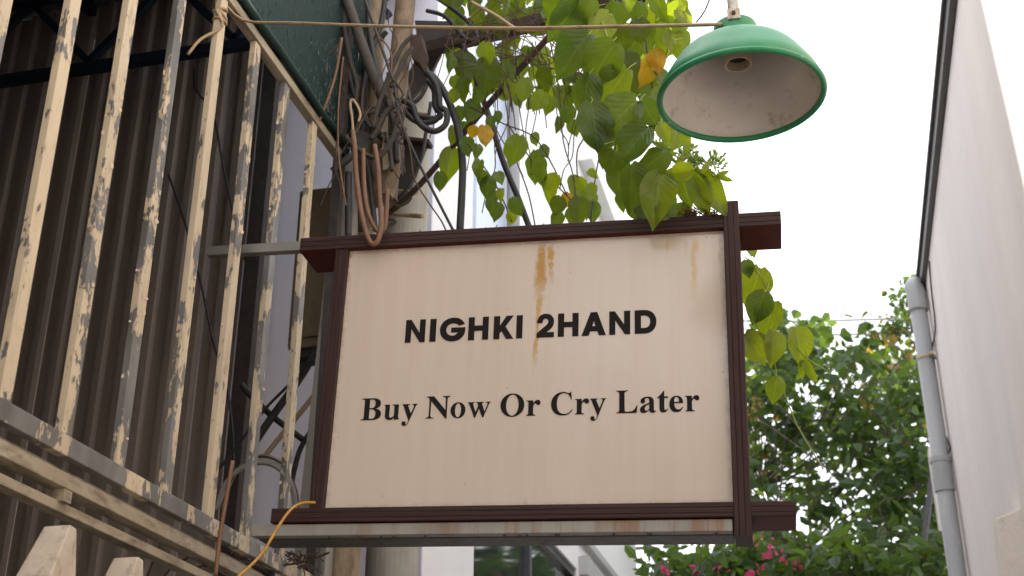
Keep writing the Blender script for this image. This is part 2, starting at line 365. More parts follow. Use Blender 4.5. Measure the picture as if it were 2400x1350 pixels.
pc = [PX(2151, 690, WX-.075), PX(2190, 990, WX-.075)]; py_ = pc[1].y-.05; px_ = WX-.075
t = MB().tube([(px_, py_, 0), (px_, py_, 5.35)], .058, 20, 1); obj('pipe', t, m_pvc, dp, smooth=True)
t = MB().tube([(px_, py_, 5.30), (px_, py_, 5.42), (px_-.005, py_+.02, 5.50), (px_+.03, py_+.10, 5.53), (px_+.05, py_+.22, 5.535)], .068, 20, 5); obj('elbow', t, m_pvc, dp, smooth=True)
for zz in (3.98, 2.2):
    t = MB().tube([(px_, py_, zz), (px_, py_, zz+.22)], .066, 20, 1); t.tube([(px_, py_, zz+.20), (px_, py_, zz+.235)], .071, 20, 1); obj('pipe_sleeve', t, m_pvc, dp, smooth=False)
for zz in (4.93, 3.2):
    t = MB().tube([(px_, py_, zz), (px_, py_, zz+.022)], .063, 20, 1); t.box((px_, py_-.012, zz), (WX-.003, py_+.012, zz+.022)); t.box((px_+.02, py_-.10, zz+.002), (px_+.05, py_-.05, zz+.02)); obj('pipe_clamp', t, m_pipe, dp)
wc = [PX(a, b, WX-.012) for a, b in ((2178, 612), (2183, 680), (2192, 760), (2188, 800), (2178, 850), (2190, 870), (2200, 960), (2207, 1020), (2218, 1066), (2226, 1050), (2216, 1025), (2222, 1080), (2240, 1200), (2258, 1350))]
single('wall_cable', MB().tube(wc, .006, 6, 5), m_cable, 'thin dark cable looping down the cream wall beside the downpipe', 'cable')
# low far wall and leaning pole beyond the downpipe
single('boundary_wall', MB().box((PY(2184, 1100, 10.9).x, 10.9, 0), (3.0, 11.1, PY(2195, 1045, 10.9).z)), m_rwall, 'low pale wall end behind the lower part of the downpipe', 'wall')
a = PY(2192, 1065, 11.4); b = PY(2158, 1330, 11.4); d = (b-a).normalized()
single('leaning_pole', MB().tube([a-d*.15, b+d*1.2, b+d*3.0], .030, 8, 1), m_frame_al, 'slim dark grey pole leaning in front of the tree behind the downpipe', 'pole')

# ------------------------------------------------------------------ left: white building A behind the pole
AX, AY = -1.8, 5.6
ab = empty('white_building', (AX, 9, 0), 'tall white building wall seen behind the vine and utility pole', 'building')
wy0, wy1 = 6.48, 9.35; wzt = PX(1322, 1300, AX).z; wzb = wzt-1.5
wl = MB()
wl.box((-4.2, AY, 0), (AX, wy0, 10.5)); wl.box((-4.2, wy1, 0), (AX, 12.45, 10.5)); wl.box((-4.2, wy0, wzt), (AX, wy1, 10.5)); wl.box((-4.2, wy0, 0), (AX, wy1, wzb)); wl.box((-4.2, wy0, wzb), (AX-.25, wy1, wzt))
bm = bmesh.new()
obj('wall', wl, [m_white], ab)
fr = MB().box((-3.2, AY-.012, 0), (AX-.001, AY-.002, 10.4)); obj('front_render', fr, m_lav, ab)
wn = obj('window', MB().box((AX-.09, wy0, wzt-.06), (AX-.02, wy1, wzt)).box((AX-.09, wy0, wzb), (AX-.02, wy1, wzb+.06)).box((AX-.09, wy0, wzb+.06), (AX-.02, wy0+.06, wzt-.06)).box((AX-.09, wy1-.06, wzb+.06), (AX-.02, wy1, wzt-.06)).box((AX-.09, (wy0+wy1)/2-.03, wzb+.06), (AX-.02, (wy0+wy1)/2+.03, wzt-.06)), m_frame_al, ab)
for y_a, y_b in ((wy0+.06, (wy0+wy1)/2-.03), ((wy0+wy1)/2+.03, wy1-.06)):
    obj('pane', MB().box((AX-.065, y_a, wzb+.06), (AX-.055, y_b, wzt-.06)), m_glass, wn)
q = PX(1348, 1288, AX+.0)
lg = MB().box((AX, 9.42, q.z-.16), (AX+.07, 12.4, q.z-.02)).box((AX, 9.42, q.z+.10), (AX+.05, 12.4, q.z+.16)); obj('ledge', lg, m_greywall, ab)
bc = PX(1388, 372, AX+.13); bl = MB().box((AX, bc.y, bc.z), (AX+.13, bc.y+1.4, bc.z+1.1)); obj('balcony', bl, m_white, ab)
dpx = PX(1203, 380, AX+.06); obj('drain_pipe', MB().tube([(AX+.06, dpx.y, 3.6), (AX+.06, dpx.y, 10.4)], .045, 12, 1), m_pvc, ab, smooth=True)
k = NB('sky_reflection_blue'); k.col((.52, .58, .70)); k.rough(.3); m_bpanel = k.m
obj('sky_reflection_panel', MB().box((AX, dpx.y-.75, 4.2), (AX+.02, dpx.y-.05, 9)), m_bpanel, ab)  # reflected sky on the white wall put into a pale blue colour
# steel ladder / stair stringer beyond
ld = empty('steel_ladder', PY(1500, 1340, 13.0), 'grey steel ladder seen in the gap below the sign', 'ladder')
for dx in (0, 0.33):
    p0 = PY(1438, 1272, 13.0)+Vector((dx, 0, 0)); p1 = PY(1500, 1380, 13.0)+Vector((dx, 0, 0)); obj('ladder_rail', MB().bar(p0+(p0-p1)*1.0, p1+(p1-p0)*2.2, .05, .07), m_frame_al, ld)
for i in range(7):
    p = PY(1438, 1272, 13.0).lerp(PY(1500, 1380, 13.0), -.4+i*.55); obj('rung', MB().bar(p+Vector((.02, 0, 0)), p+Vector((.31, 0, 0)), .03, .03), m_frame_al, ld)

# ------------------------------------------------------------------ yard behind the bars: corrugated sheets, roof, trusses, side wall, added light-blocking panels
cw = empty('corrugated_wall', (-3.6, 5.3, 0), 'brown ribbed metal sheet wall standing in shade behind the bars', 'wall')
def corrsheet(x0, x1, y, z0, z1):
    mb = MB(); pitch = .125; pts = []; x = x0
    while x < x1-1e-4:
        for dx, dy in ((0, 0), (.058, 0), (.072, -.026), (.108, -.026), (.122, 0)):
            if x+dx <= x1: pts.append((x+dx, y+dy))
        x += pitch
    vs = []; 
    for p in pts: vs += [(p[0], p[1], z0), (p[0], p[1], z1)]
    mb.add(vs, [(2*i, 2*i+2, 2*i+3, 2*i+1) for i in range(len(pts)-1)]); return mb
xs = -6.4
while xs < -2.75:
    xe = min(xs+.875, -2.66); obj('metal_sheet', corrsheet(xs, xe, 5.3+random.uniform(-.006, .006), 0, 6.215), m_corr, cw, normals=False); xs += .88
obj('corner_post', MB().box((-2.66, 5.24, 0), (-2.58, 5.40, 6.1)), m_dsteel, cw)
rf = empty('yard_roof', (-3, 3, 6.2), 'dark metal roof with blue steel trusses above the barred yard', 'roof')
obj('roof_sheet', MB().box((-6.4, -.5, 6.22), (-1.86, 5.58, 6.27)), m_roof, rf)
for yy, zl in ((5.08, 5.62), (4.0, 5.62), (2.9, 5.62)):
    tr_ = MB(); tr_.bar((-6.3, yy, zl), (-1.95, yy, zl), .05, .055); tr_.bar((-6.3, yy, 6.16), (-1.95, yy, 6.16), .06, .06)
    for i in range(5):
        xa = -6.2+i*.86; tr_.bar((xa, yy, zl+.04), (xa+.43, yy, 6.13), .035, .04); tr_.bar((xa+.43, yy, 6.13), (xa+.86, yy, zl+.04), .035, .04)
    obj('truss', tr_, m_blue, rf)
for xx in (-5.2, -3.8, -2.6): obj('purlin', MB().bar((xx, -.4, 6.18), (xx, 5.5, 6.18), .05, .07), m_blue, rf)
yw = empty('yard_wall', (-6.4, 2, 0), 'dark side wall of the covered yard behind the bars', 'wall')
obj('wall', MB().box((-6.6, -.5, 0), (-6.42, 5.6, 6.2)), m_corr, yw); obj('blocking_end_wall', MB().box((-6.4, -.5, 0), (-1.9, -.38, 6.2)), m_corr, yw); obj('blocking_side_sheet', MB().box((-1.84, -.5, 0), (-1.80, 1.39, 6.2)), m_corr, yw)  # unseen end wall and side sheet added to keep the yard dark

# ------------------------------------------------------------------ steel grille
GX = -1.76
m_peels = [peel('peeling_paint_light', -.16, seed=3.1), peel('peeling_paint_some', -.055, seed=7.7), peel('peeling_paint_much', -.012, seed=1.3), peel('peeling_paint_heavy', .028, seed=5.2)]
m_prail = peel('peeling_paint_rail', .02, seed=9.4)
gr = empty('steel_grille', (GX, 3, 2.55), 'steel grille of upright bars with peeling cream paint', 'grille')
ys = [1.594, 1.849, 2.104, 2.359, 2.612, 2.868, 3.124, 3.392, 3.653, 3.925]
pv = [1, 1, 2, 0, 2, 3, 1, 1, 2, 2]
random.seed(5)
for y, v in zip(ys, pv):
    mb = MB(); n = 14
    lean = random.uniform(-.004, .004)
    mb.box((GX-.011, y-.022, 2.585), (GX+.011, y+.022, 4.275))
    bo = obj('bar', mb, m_peels[v], gr, bevel=.0022)
    fl = MB()                                                  # curled flakes of paint standing off the bar
    for i in range((3, 9, 16, 24)[v]):
        z = random.uniform(2.62, 4.2); side = random.random() < .6; s_ = random.uniform(.005, .015); hgt = s_*random.uniform(1.0, 2.6); cu = random.uniform(.15, .55)*s_; fl_ = random.choice((-1, 1))
        rim_ = [(-1, -.3), (-.55, -1), (.1, -.55), (.7, -.85), (1, .1), (.45, .9), (-.1, .55), (-.7, 1)]; vs = [(0, 0, 0)]+[(a*random.uniform(.55, 1), b*random.uniform(.5, 1), 0) for a, b in rim_]; out = []
        for (a, b, _) in vs:
            off = .0006+cu*max(0, a*.5+.5)**2
            if side: out.append((GX+.0122+off, y+fl_*(.010+a*s_*.6), z+b*hgt*.5))
            else: out.append((GX+fl_*(.004+a*s_*.4), y-.0232-off, z+b*hgt*.5))
        fl.add(out, [(0, j+1, (j+1) % 8+1) for j in range(8)])
    tag(obj('paint_flakes', fl, m_peels[0], bo, normals=False), kind='stuff')
obj('bottom_rail', MB().box((GX-.014, 1.4, 2.535), (GX+.014, 4.24, 2.585)), m_prail, gr, bevel=.003)
obj('top_rail', MB().box((GX-.018, 1.4, 4.276), (GX+.018, 4.24, 4.312)), m_dust, gr, bevel=.003)
obj('angle_rail', MB().box((GX+.001, 1.4, 4.345), (GX+.022, 4.24, 4.37)).box((GX-.02, 1.4, 4.312), (GX-.0, 4.24, 4.37)), m_galv, gr)
obj('end_post', MB().box((GX-.018, 4.19, 2.40), (GX+.018, 4.235, 6.1)), m_dsteel, gr)
# ledge rails below the grille
lr = empty('double_rail', (GX-.03, 3, 2.4), 'two dusty cream steel rails running just below the peeling grille', 'rail')
obj('rail', MB().box((GX-.05, 1.4, 2.468), (GX-.002, 4.30, 2.505)).box((GX-.05, 1.4, 2.506), (GX-.042, 4.3, 2.53)), m_dust, lr, bevel=.003)
obj('rail', MB().box((GX-.06, 1.4, 2.415), (GX-.02, 4.30, 2.440)), m_dust, lr, bevel=.003)
for yy in (2.66, 3.75): obj('rail_bracket', MB().box((GX-.055, yy, 2.438), (GX-.005, yy+.035, 2.475)), m_dust, lr)
# pointed concrete pickets under the rails
def picket(px, py, label):
    c = PX(px, py, GX+.03); w_, d_ = .052, .045; z = c.z
    mb = MB(); vs = []
    for zz in (1.2, z-.13): vs += [(c.x-d_, c.y-w_, zz), (c.x+d_, c.y-w_, zz), (c.x+d_, c.y+w_, zz), (c.x-d_, c.y+w_, zz)]
    vs += [(c.x-d_*.8, c.y+w_*.25, z), (c.x+d_*.75, c.y+w_*.25, z), (c.x+d_*.75, c.y+w_*.8, z-.004), (c.x-d_*.8, c.y+w_*.8, z-.004)]
    mb.add(vs, [(0,1,5,4),(1,2,6,5),(2,3,7,6),(3,0,4,7),(4,5,9,8),(5,6,10,9),(6,7,11,10),(7,4,8,11),(8,9,10,11),(3,2,1,0)])
    single('concrete_picket', mb, m_pick, label, 'picket', 'concrete pickets under the rails', bevel=.004)
picket(128, 1228, 'larger slanted limewashed concrete picket tip below the rails'); picket(290, 1303, 'smaller low limewashed concrete picket tip next to the larger one')
single('low_wall', MB().box((GX-.06, 1.0, 0), (GX+.02, 4.3, 1.9)), m_conc, 'low concrete wall under the pickets and rails', 'wall')
# green shade net above the grille
nb = MB(); ny, nz = 44, 30
for i in range(ny+1):
    for j in range(nz+1):
        y = 1.4+(4.40-1.4)*i/ny; z = 4.335+1.8*j/nz; nb.v.append(Vector((GX+.012+.02*mnoise.noise(Vector((y*2.2, z*1.2, 3)))+.008*math.sin(y*17+z*2), y, z)))
nb.f = [(i*(nz+1)+j, (i+1)*(nz+1)+j, (i+1)*(nz+1)+j+1, i*(nz+1)+j+1) for i in range(ny) for j in range(nz)]; nb.mi = [0]*len(nb.f)
sn = empty('shade_net', (GX, 2.8, 4.33), 'dark green woven shade net stretched above the grille', 'net')
obj('net', nb, m_net, sn, smooth=True)
obj('rolled_hem', MB().tube([(GX+.03+.004*math.sin(i*2.3), 1.4+i*.14, 4.335+.006*math.sin(i*1.7)) for i in range(21)], .014, 8, 3), m_hem, sn, smooth=True)

# ------------------------------------------------------------------ poles, post, meter box
pp = PY(918, 1320, 4.85)
single('utility_pole', MB().tube([(pp.x, 4.85, 0), (pp.x, 4.85, 5.05)], .112, 32, 1, .098), m_pole, 'round weathered concrete utility pole behind the sign and cables', 'pole', smooth=False)
bpy.context.view_layer.update()
cpz = PY(812, 1320, 4.42); cpt = PY(886, -80, 4.42)
single('cream_post', MB().tube([(cpz.x, 4.42, 0), (cpt.x, 4.42, cpt.z)], .060, 24, 1, .046), m_dpipe2, 'cream painted round steel post stained with rust, rising behind the sign', 'post')
up_a = PY(905, 470, 4.30); up_b = PY(962, -120, 4.36)
single('conduit_pipe', MB().tube([up_a, up_b], .044, 24, 1), m_dpipe, 'cream rust streaked steel pipe among the tangled cables', 'pipe')
spx0 = PY(703, 1190, 4.30); spx1 = PY(790, 400, 4.30)
mb = MB(); dx = .105
mb.add([(spx0.x-.03, 4.3, 2.2), (spx0.x+dx, 4.3, 2.2), (spx0.x+dx, 4.38, 2.2), (spx0.x-.03, 4.38, 2.2), (spx1.x, 4.3, spx1.z+.06), (spx1.x+.085, 4.3, spx1.z+.06), (spx1.x+.085, 4.38, spx1.z+.06), (spx1.x, 4.38, spx1.z+.06)], [(0,3,2,1),(4,5,6,7),(0,1,5,4),(1,2,6,5),(2,3,7,6),(3,0,4,7)])
single('square_post', mb, m_conc, 'flat grey concrete post between the meter box and the sign', 'post')
bt = PY(735, 442, 4.45); bb = PY(712, 830, 4.45)
mbx = empty('meter_box', (bt.x, 4.45, bb.z), 'long brown beige meter box hanging behind the bars', 'meter box')
xl, xr = PY(686, 640, 4.45).x, PY(776, 640, 4.45).x
obj('case', MB().box((xl, 4.45, bb.z+.03), (xr, 4.60, bt.z)), m_box, mbx, bevel=.012)
obj('lid', MB().box((xl+.012, 4.438, bb.z+.07), (xr-.012, 4.449, bt.z-.02)), m_box, mbx, bevel=.004)
obj('base_cap', MB().box((xl+.02, 4.47, bb.z-.005), (xr-.02, 4.58, bb.z+.029)), m_dsteel, mbx, bevel=.01)
for sx_ in (.25, .7): obj('gland', MB().tube([(xl+(xr-xl)*sx_, 4.52, bb.z-.04), (xl+(xr-xl)*sx_, 4.52, bb.z)], .018, 12, 1), m_cable, mbx)

# ------------------------------------------------------------------ steel arms and brackets on the pole
def arm(name, pts, wd, hg, m, label, cat):
    mb = MB()
    for a, b in zip(pts, pts[1:]): mb.bar(a, b, wd, hg)
    return single(name, mb, m, label, cat)
arm('rusty_bracket_arm', [PY(985, 120, 4.65), PY(1560, -22, 4.05)], .05, .055, m_rust, 'rusty square steel arm reaching from the pole into the vine', 'beam')
single('diagonal_strut', MB().tube([PY(905, 505, 4.55), PY(985, 432, 4.45), PY(1140, 250, 4.3), PY(1290, 82, 4.15)], .0135, 8, 4), m_rust, 'dark ribbed steel rod rising diagonally from the pole to the arm', 'rod')
pb = PY(1040, 75, 4.62)
cb = empty('cable_bracket', pb, 'dark rusty steel bracket plates clamped around the pole', 'bracket')
def quad(pts, Y, th, m, name, parent):
    a = [PY(x, y, Y) for x, y in pts]; b = [p+Vector((0, th, 0)) for p in a]; n = len(a)
    return obj(name, MB().add(a+b, [tuple(range(n)), tuple(range(2*n-1, n-1, -1))]+[(i, (i+1) % n, (i+1) % n+n, i+n) for i in range(n)]), m, parent)
quad([(972, 48), (1085, 50), (1080, 98), (980, 112)], 4.60, .05, m_dsteel, 'cover_plate', cb)
quad([(960, 84), (985, 78), (994, 118), (985, 150), (962, 130)], 4.22, .07, m_rust, 'clamp_box', cb)
quad([(985, 118), (1034, 124), (1000, 190), (955, 240), (935, 210)], 4.70, .02, m_dsteel, 'gusset', cb)
quad([(948, 322), (1004, 328), (962, 440), (935, 470), (925, 400)], 4.70, .02, m_dsteel, 'gusset', cb)
quad([(945, 318), (1006, 326), (1004, 334), (944, 326)], 4.66, .06, m_rust, 'flange', cb)
quad([(880, 240), (940, 236), (938, 262), (905, 280), (872, 268)], 4.30, .06, m_rust, 'clamp_box', cb)
quad([(835, 300), (872, 316), (856, 358), (832, 346)], 4.12, .02, m_dsteel, 'flange', cb)
quad([(862, 250), (900, 246), (908, 330), (868, 336)], 4.36, .05, m_rust, 'clamp_plate', cb)
quad([(880, 335), (940, 330), (936, 400), (884, 408)], 4.38, .05, m_rust, 'clamp_plate', cb)
quad([(905, 170), (945, 160), (958, 225), (915, 245)], 4.40, .05, m_dsteel, 'clamp_plate', cb)
quad([(838, 150), (866, 130), (884, 250), (850, 270)], 4.44, .03, m_dsteel, 'clamp_plate', cb)
quad([(892, 262), (905, 262), (910, 395), (898, 398)], 4.24, .02, m_pipe, 'clamp_strip', cb)
quad([(918, 258), (930, 256), (926, 380), (915, 384)], 4.24, .02, m_dpipe, 'clamp_strip', cb)
for (x0, y0, x1, y1) in ((925, 448, 977, 452), (920, 502, 990, 507), (960, 266, 1005, 270)):
    obj('threaded_bolt', MB().tube([PY(x0, y0, 4.66), PY(x1, y1, 4.62)], .010, 8, 1), m_pipe, cb)
obj('sleeve', MB().tube([PY(925, 398, 4.26), PY(905, 462, 4.24)], .028, 14, 1), m_dpipe, cb)
for pts in ([(858, 318), (905, 312), (950, 316)], [(850, 268), (905, 262), (968, 268)]):
    obj('strap', MB().tube([PY(x, y, 4.2) for x, y in pts], .006, 6, 4), m_dsteel, cb)

# ------------------------------------------------------------------ cables (each its own thing)
def cable(name, pts, r, m, label, cat='cable', group=None, Y=4.2, n=8):
    return single(name, MB().tube([PY(p[0], p[1], p[2] if len(p) > 2 else Y) for p in pts], r, n, 6), m, label, cat, group, smooth=True)
def Z5(*pts): return [(x/4.5+780, y/4.5+320) for x, y in pts]
def Z4(*pts): return [(x/4.5+780, y/4.5+80) for x, y in pts]
def Z3(*pts): return [(x/2.25+520, y/2.25) for x, y in pts]
cable('conduit_loop', Z5((210, -60), (230, 120), (245, 400), (290, 750), (340, 980), (385, 1100), (430, 1135), (480, 1085), (510, 900), (490, 600), (475, 330), (440, 90)), .0085, m_bcable, 'long orange brown conduit loop hanging over the top edge of the sign', 'conduit', Y=3.42)
cable('conduit_loop', Z5((320, 130), (325, 400), (340, 640), (380, 830), (450, 975), (500, 1010), (545, 960), (565, 800), (575, 560)), .0085, m_bcable, 'shorter rusty orange conduit loop nested inside the long hanging one', 'conduit', Y=3.95)
cable('pale_cable_loop', Z4((215, 1060), (205, 900), (185, 740), (205, 690), (255, 750), (290, 850), (270, 920)), .005, m_ccable, 'thin pale cream cable bent into a narrow upright loop on the pole', Y=3.9)
cable('thick_cable', Z3((640, -40), (690, 90), (740, 240), (800, 400), (850, 520)), .023, m_gcable, 'thickest dusty grey cable running down in front of the shade net', Y=4.12)
cable('drop_cable', Z3((618, -40), (645, 150), (680, 330), (712, 440), (705, 540)), .010, m_gcable, 'grey cable dropping beside the thickest one to the pole', Y=4.15)
cable('drop_cable', Z3((655, -40), (665, 160), (668, 300), (640, 420), (640, 560)), .006, m_cable, 'slim black cable hanging straight behind the dropping grey cable', Y=4.2)
cable('drop_cable', Z3((310, -30), (380, 110), (470, 250), (520, 380), (545, 520), (560, 600)), .008, m_cable, 'black cable curving diagonally across the green net', Y=4.0)
cable('copper_rod', Z3((632, 200), (600, 390), (545, 560), (495, 678)), .006, m_bcable, 'thin red brown rod slanting in front of the green net', 'rod', Y=3.95)
cable('dry_twig', Z3((625, 225), (560, 290), (440, 370)), .0035, m_twig, 'thin dry twig lying across the green net', 'twig', Y=4.0)
cable('hanging_wire', Z3((640, 300), (615, 560), (615, 800), (640, 1000), (655, 1085)), .0035, m_bcable, 'very thin rusty wire hanging left of the conduit loops', Y=3.98)
cable('stay_wire', Z3((745, -30), (800, 130), (860, 300), (905, 430)), .006, m_gcable, 'straight grey wire running down to the knot on the pole', Y=4.0)
cable('stay_wire', Z3((905, 430), (940, 620), (1020, 820), (1120, 1020), (1225, 1225)), .0055, m_cable, 'taut black wire running down from the knot to behind the sign', Y=4.05)
cable('vine_runner', Z3((900, 530), (985, 760), (1015, 940), (1085, 1060), (1160, 1170), (1195, 1255)), .003, m_twig, 'thin brown knotted vine runner hanging beside the black stay wire', 'vine', Y=4.0)
lg_ = 'cables fixed to the bracket'
cable('bracket_cable', Z4((850, 10), (740, 120), (650, 300), (560, 520), (480, 760), (420, 990)), .009, m_gcable, 'grey cable bending from the bracket down over the knot', Y=4.08)
cable('bracket_cable', Z4((830, 145), (740, 290), (660, 470), (610, 560)), .009, m_gcable, 'shorter grey cable end pointing up beside the bracket box', Y=4.05)
cable('bracket_cable', Z4((690, 730), (560, 830), (480, 990), (400, 1110)), .012, m_gcable, 'grey cable running diagonally from the coil to the flange', Y=4.1)
cable('bracket_cable', Z4((450, 760), (380, 800), (300, 930), (240, 1050)), .006, m_gcable, 'thin grey cable stub left of the clamp', Y=4.05)
cable('bracket_cable', Z5((560, -40), (590, 100), (615, 250), (625, 360)), .009, m_gcable, 'grey cable entering the rusty sleeve from above', Y=4.15)
cable('bracket_cable', Z5((-5, 370), (80, 300), (200, 200)), .016, m_cable, 'stiff black cable end sticking out to the left of the post', Y=4.1)
cable('black_conduit', Z5((165, 380), (165, 700), (165, 1060)), .014, m_cable, 'black straight conduit running down between post and loops', 'conduit', Y=4.15)
cable('grey_wire', Z5((600, 700), (680, 735), (780, 700), (830, 640)), .006, m_gcable, 'short grey wire bent under the threaded bolt', Y=4.35)
cable('grey_wire', Z5((560, 860), (640, 880), (660, 900), (600, 940)), .006, m_gcable, 'small hooked grey wire end just above the sign', Y=4.3)
cable('cable_coil', Z4((960, 300), (1000, 420), (980, 560), (900, 690), (800, 740)), .010, m_gcable, 'pale dusty cable arching from the bracket to the coil', Y=4.30)
cable('cable_coil', Z4((1010, 500), (1070, 600), (1080, 760), (1140, 860), (1060, 890), (900, 860), (800, 790), (780, 840), (900, 930), (1060, 920), (1130, 850)), .012, m_cable, 'black cable coil twisted in a double loop beside the pole', Y=4.18)
cable('cable_coil', Z4((1000, 410), (1080, 520), (1120, 650), (1130, 760), (1200, 820), (1190, 950), (1080, 1025), (960, 980), (890, 900), (840, 760), (740, 700)), .013, m_cable, 'thicker black cable coil drooping lowest beside the pole', Y=4.14)
cable('thick_drop', Z4((985, 410), (1080, 470), (1200, 660), (1300, 920), (1350, 1180), (1370, 1400), (1360, 1700), (1340, 2080)), .015, m_cable, 'thick black cable falling in a long arc behind the sign', Y=4.2)
cable('thick_drop', [(1085, 105), (1110, 170), (1145, 270), (1180, 380), (1215, 465), (1245, 545)], .013, m_cable, 'straight black cable falling through the vine right of the pole', Y=4.5)
cable('top_cable', [(1000, -20), (1060, 20), (1105, 60), (1118, 92), (1090, 90), (1045, 40), (1000, 25)], .010, m_cable, 'pair of black cables looping over the bracket cover', Y=4.4)
cable('top_cable', [(800, 90), (850, 50), (880, 15), (930, -15)], .010, m_cable, 'black cable rising from the net towards the pole top', Y=4.45)
cable('top_cable', [(905, 75), (880, 110), (860, 170), (845, 240)], .012, m_cable, 'black cable sliding down between net and rusty pipe', Y=4.4)
cable('tie_wire', Z4((600, 520), (650, 500), (700, 560), (740, 640), (690, 690), (650, 620), (660, 540), (600, 530), (690, 555)), .004, m_cable, 'knotted black tie wire on the rusty pipe', Y=4.05)
cable('tie_wire', Z4((640, 620), (700, 760), (740, 880), (690, 960), (740, 1060), (700, 1130), (730, 1160)), .005, m_dsteel, 'twisted dark wire chain hanging from the knot', Y=4.06)
cable('tie_wire', Z4((490, 30), (580, 130), (620, 250), (615, 400)), .0035, m_bcable, 'thin brown wire curving above the knot', Y=4.04)
cable('rusty_pipe', [(872, 60), (876, 160), (880, 260), (884, 360), (886, 480)], .026, m_dpipe, 'brown rusted pipe standing left of the tangled knot', 'pipe', Y=4.32, n=14)
cable('rusty_pipe', [(838, 180), (842, 300), (846, 420), (848, 540)], .016, m_rust, 'slim dark rusted pipe left of the conduit loops', 'pipe', Y=4.28, n=10)
cable('black_cable', [(862, -20), (866, 70), (880, 150), (905, 230), (925, 300), (930, 380)], .012, m_cable, 'black cable running down over the brown rusted pipe', Y=4.2)
cable('black_cable', [(905, -20), (892, 60), (868, 130), (850, 220), (852, 330), (866, 420), (880, 540)], .012, m_cable, 'black cable crossing behind the dropping grey cable', Y=4.25)
cable('black_cable', [(800, 60), (815, 160), (835, 240), (870, 300), (910, 330), (950, 300)], .010, m_cable, 'black cable sagging from the net edge to the bracket', Y=4.22)
cable('black_cable', [(935, 250), (925, 310), (905, 350), (880, 370), (840, 350), (810, 320)], .010, m_gcable, 'grey cable sagging left of the bracket to the grille corner', Y=4.1)
cable('black_cable', [(925, 470), (955, 440), (985, 380), (1000, 300), (1010, 240)], .008, m_cable, 'slim black cable climbing the right side of the pole', Y=4.5)
cable('corner_cable', [(640, 1350), (600, 1330), (560, 1322), (520, 1340)], .012, m_dsteel, 'dark cable lying in the litter below the grille corner', Y=3.9)
random.seed(77)
for i in range(11):     # thin dry vine runners hanging over the tangle
    x = random.uniform(800, 1010); y = random.uniform(20, 300); p = [(x, y)]
    for q_ in range(4): x += random.uniform(-28, 30); y += random.uniform(25, 60); p.append((x, y))
    cable('dry_runner', p, .0025, random.choice((m_twig, m_dsteel)), 'thin dry runner tangled among the pole cables', 'twig', 'dry runners on the pole', Y=random.uniform(3.98, 4.2), n=5)
# cream wire from grille to lamp, wrapped on the bar
wp = [PX(440, 128, GX-.06), PX(470, 92, GX-.03), PX(520, 62, GX+.02)]
by = 3.124
for i in range(12):
    a = i*math.pi*.55; wp.append(Vector((GX+.019*math.sin(a), by-.030*math.cos(a), 4.205-.035*math.sin(a*.23)+.002*i)))
wp += [PX(570, 47, GX+.03), PY(700, 54, 3.15), PY(930, 62, 3.05), PY(1200, 66, 2.95), PY(1450, 62, 2.88), PY(1660, 58, 2.80), PY(1692, 56, 2.79)]
single('lamp_wire', MB().tube(wp, .0052, 8, 4), m_ccable, 'cream wire stretched from the grille bar to the green lamp', 'wire', smooth=True)
cable('branch_wire', [(1105, 5), (1160, 35), (1200, 62), (1222, 72), (1275, 68)], .0052, m_ccable, 'second cream wire joining the stretched lamp wire inside the vine', 'wire', Y=2.97)
# lower-left cables
cable('yellow_wire', [(738, 1178, 3.45), (705, 1180, 3.40), (680, 1196, 3.36), (655, 1230, 3.3), (636, 1262, 3.27), (612, 1300, 3.25), (560, 1350, 3.2), (500, 1392, 3.15)], .0042, m_yellow, 'bright yellow wire curling out from behind the lower sign frame')
cable('cut_cable', [(566, 902), (600, 940), (650, 985), (718, 1036)], .013, m_cable, 'stiff cut black cable end pointing up behind the bars', Y=4.5)
cable('meter_cable', [(742, 800), (725, 850), (690, 905), (650, 960), (615, 1010), (590, 1050)], .016, m_cable, 'thick black cable leaving the meter box downwards', Y=4.48)
cable('meter_cable', [(735, 845), (690, 890), (620, 960), (560, 1040), (505, 1110)], .006, m_cable, 'thin black cable running diagonally from the meter box to the corner', Y=4.46)
cable('meter_cable', [(735, 1000), (705, 1050), (690, 1100), (680, 1150)], .011, m_cable, 'black cable hugging the post beside the sign frame', Y=4.46)
cable('ribbed_conduit', [(745, 915), (710, 960), (660, 1020), (628, 1060), (606, 1085)], .011, m_ccable, 'pale jointed plastic conduit behind the last bars', 'conduit', Y=4.47)
cable('wall_wire', [(570, 600), (595, 660), (606, 740), (605, 830)], .006, m_cable, 'black wire hanging on the pale wall left of the meter box', Y=5.45)
cable('wall_wire', [(455, 160), (460, 210), (500, 270), (525, 400), (560, 560)], .006, m_cable, 'black wire drooping across the ribbed sheet wall near the corner', Y=5.18)
cable('wall_wire', [(395, 410), (430, 510), (470, 660), (500, 800), (530, 900), (545, 1010), (548, 1110)], .006, m_cable, 'long black wire slanting down the ribbed sheet wall', Y=5.15)
random.seed(3)
for i in range(7):
    o = i*4+random.uniform(-2, 2)
    cable('coil_strand', [(505+o*.5, 1195-o*.3), (530+o, 1130-o), (575+o*.6, 1095-o*.9), (620+o*.3, 1085-o*.7), (660+o*.4, 1105-o*.5), (685+o*.4, 1150), (690+o*.4, 1200)], .0075, random.choice((m_ccable, m_gcable, m_conc)), 'strand of the dusty cable coil lying on the rail corner', 'cable', 'dusty coil strands', Y=4.4+i*.012)
cable('rod', [(545, 1080), (530, 1170), (515, 1260), (505, 1350)], .006, m_bcable, 'thin rusty rod hanging in front of the lower rails', 'rod', Y=3.2)
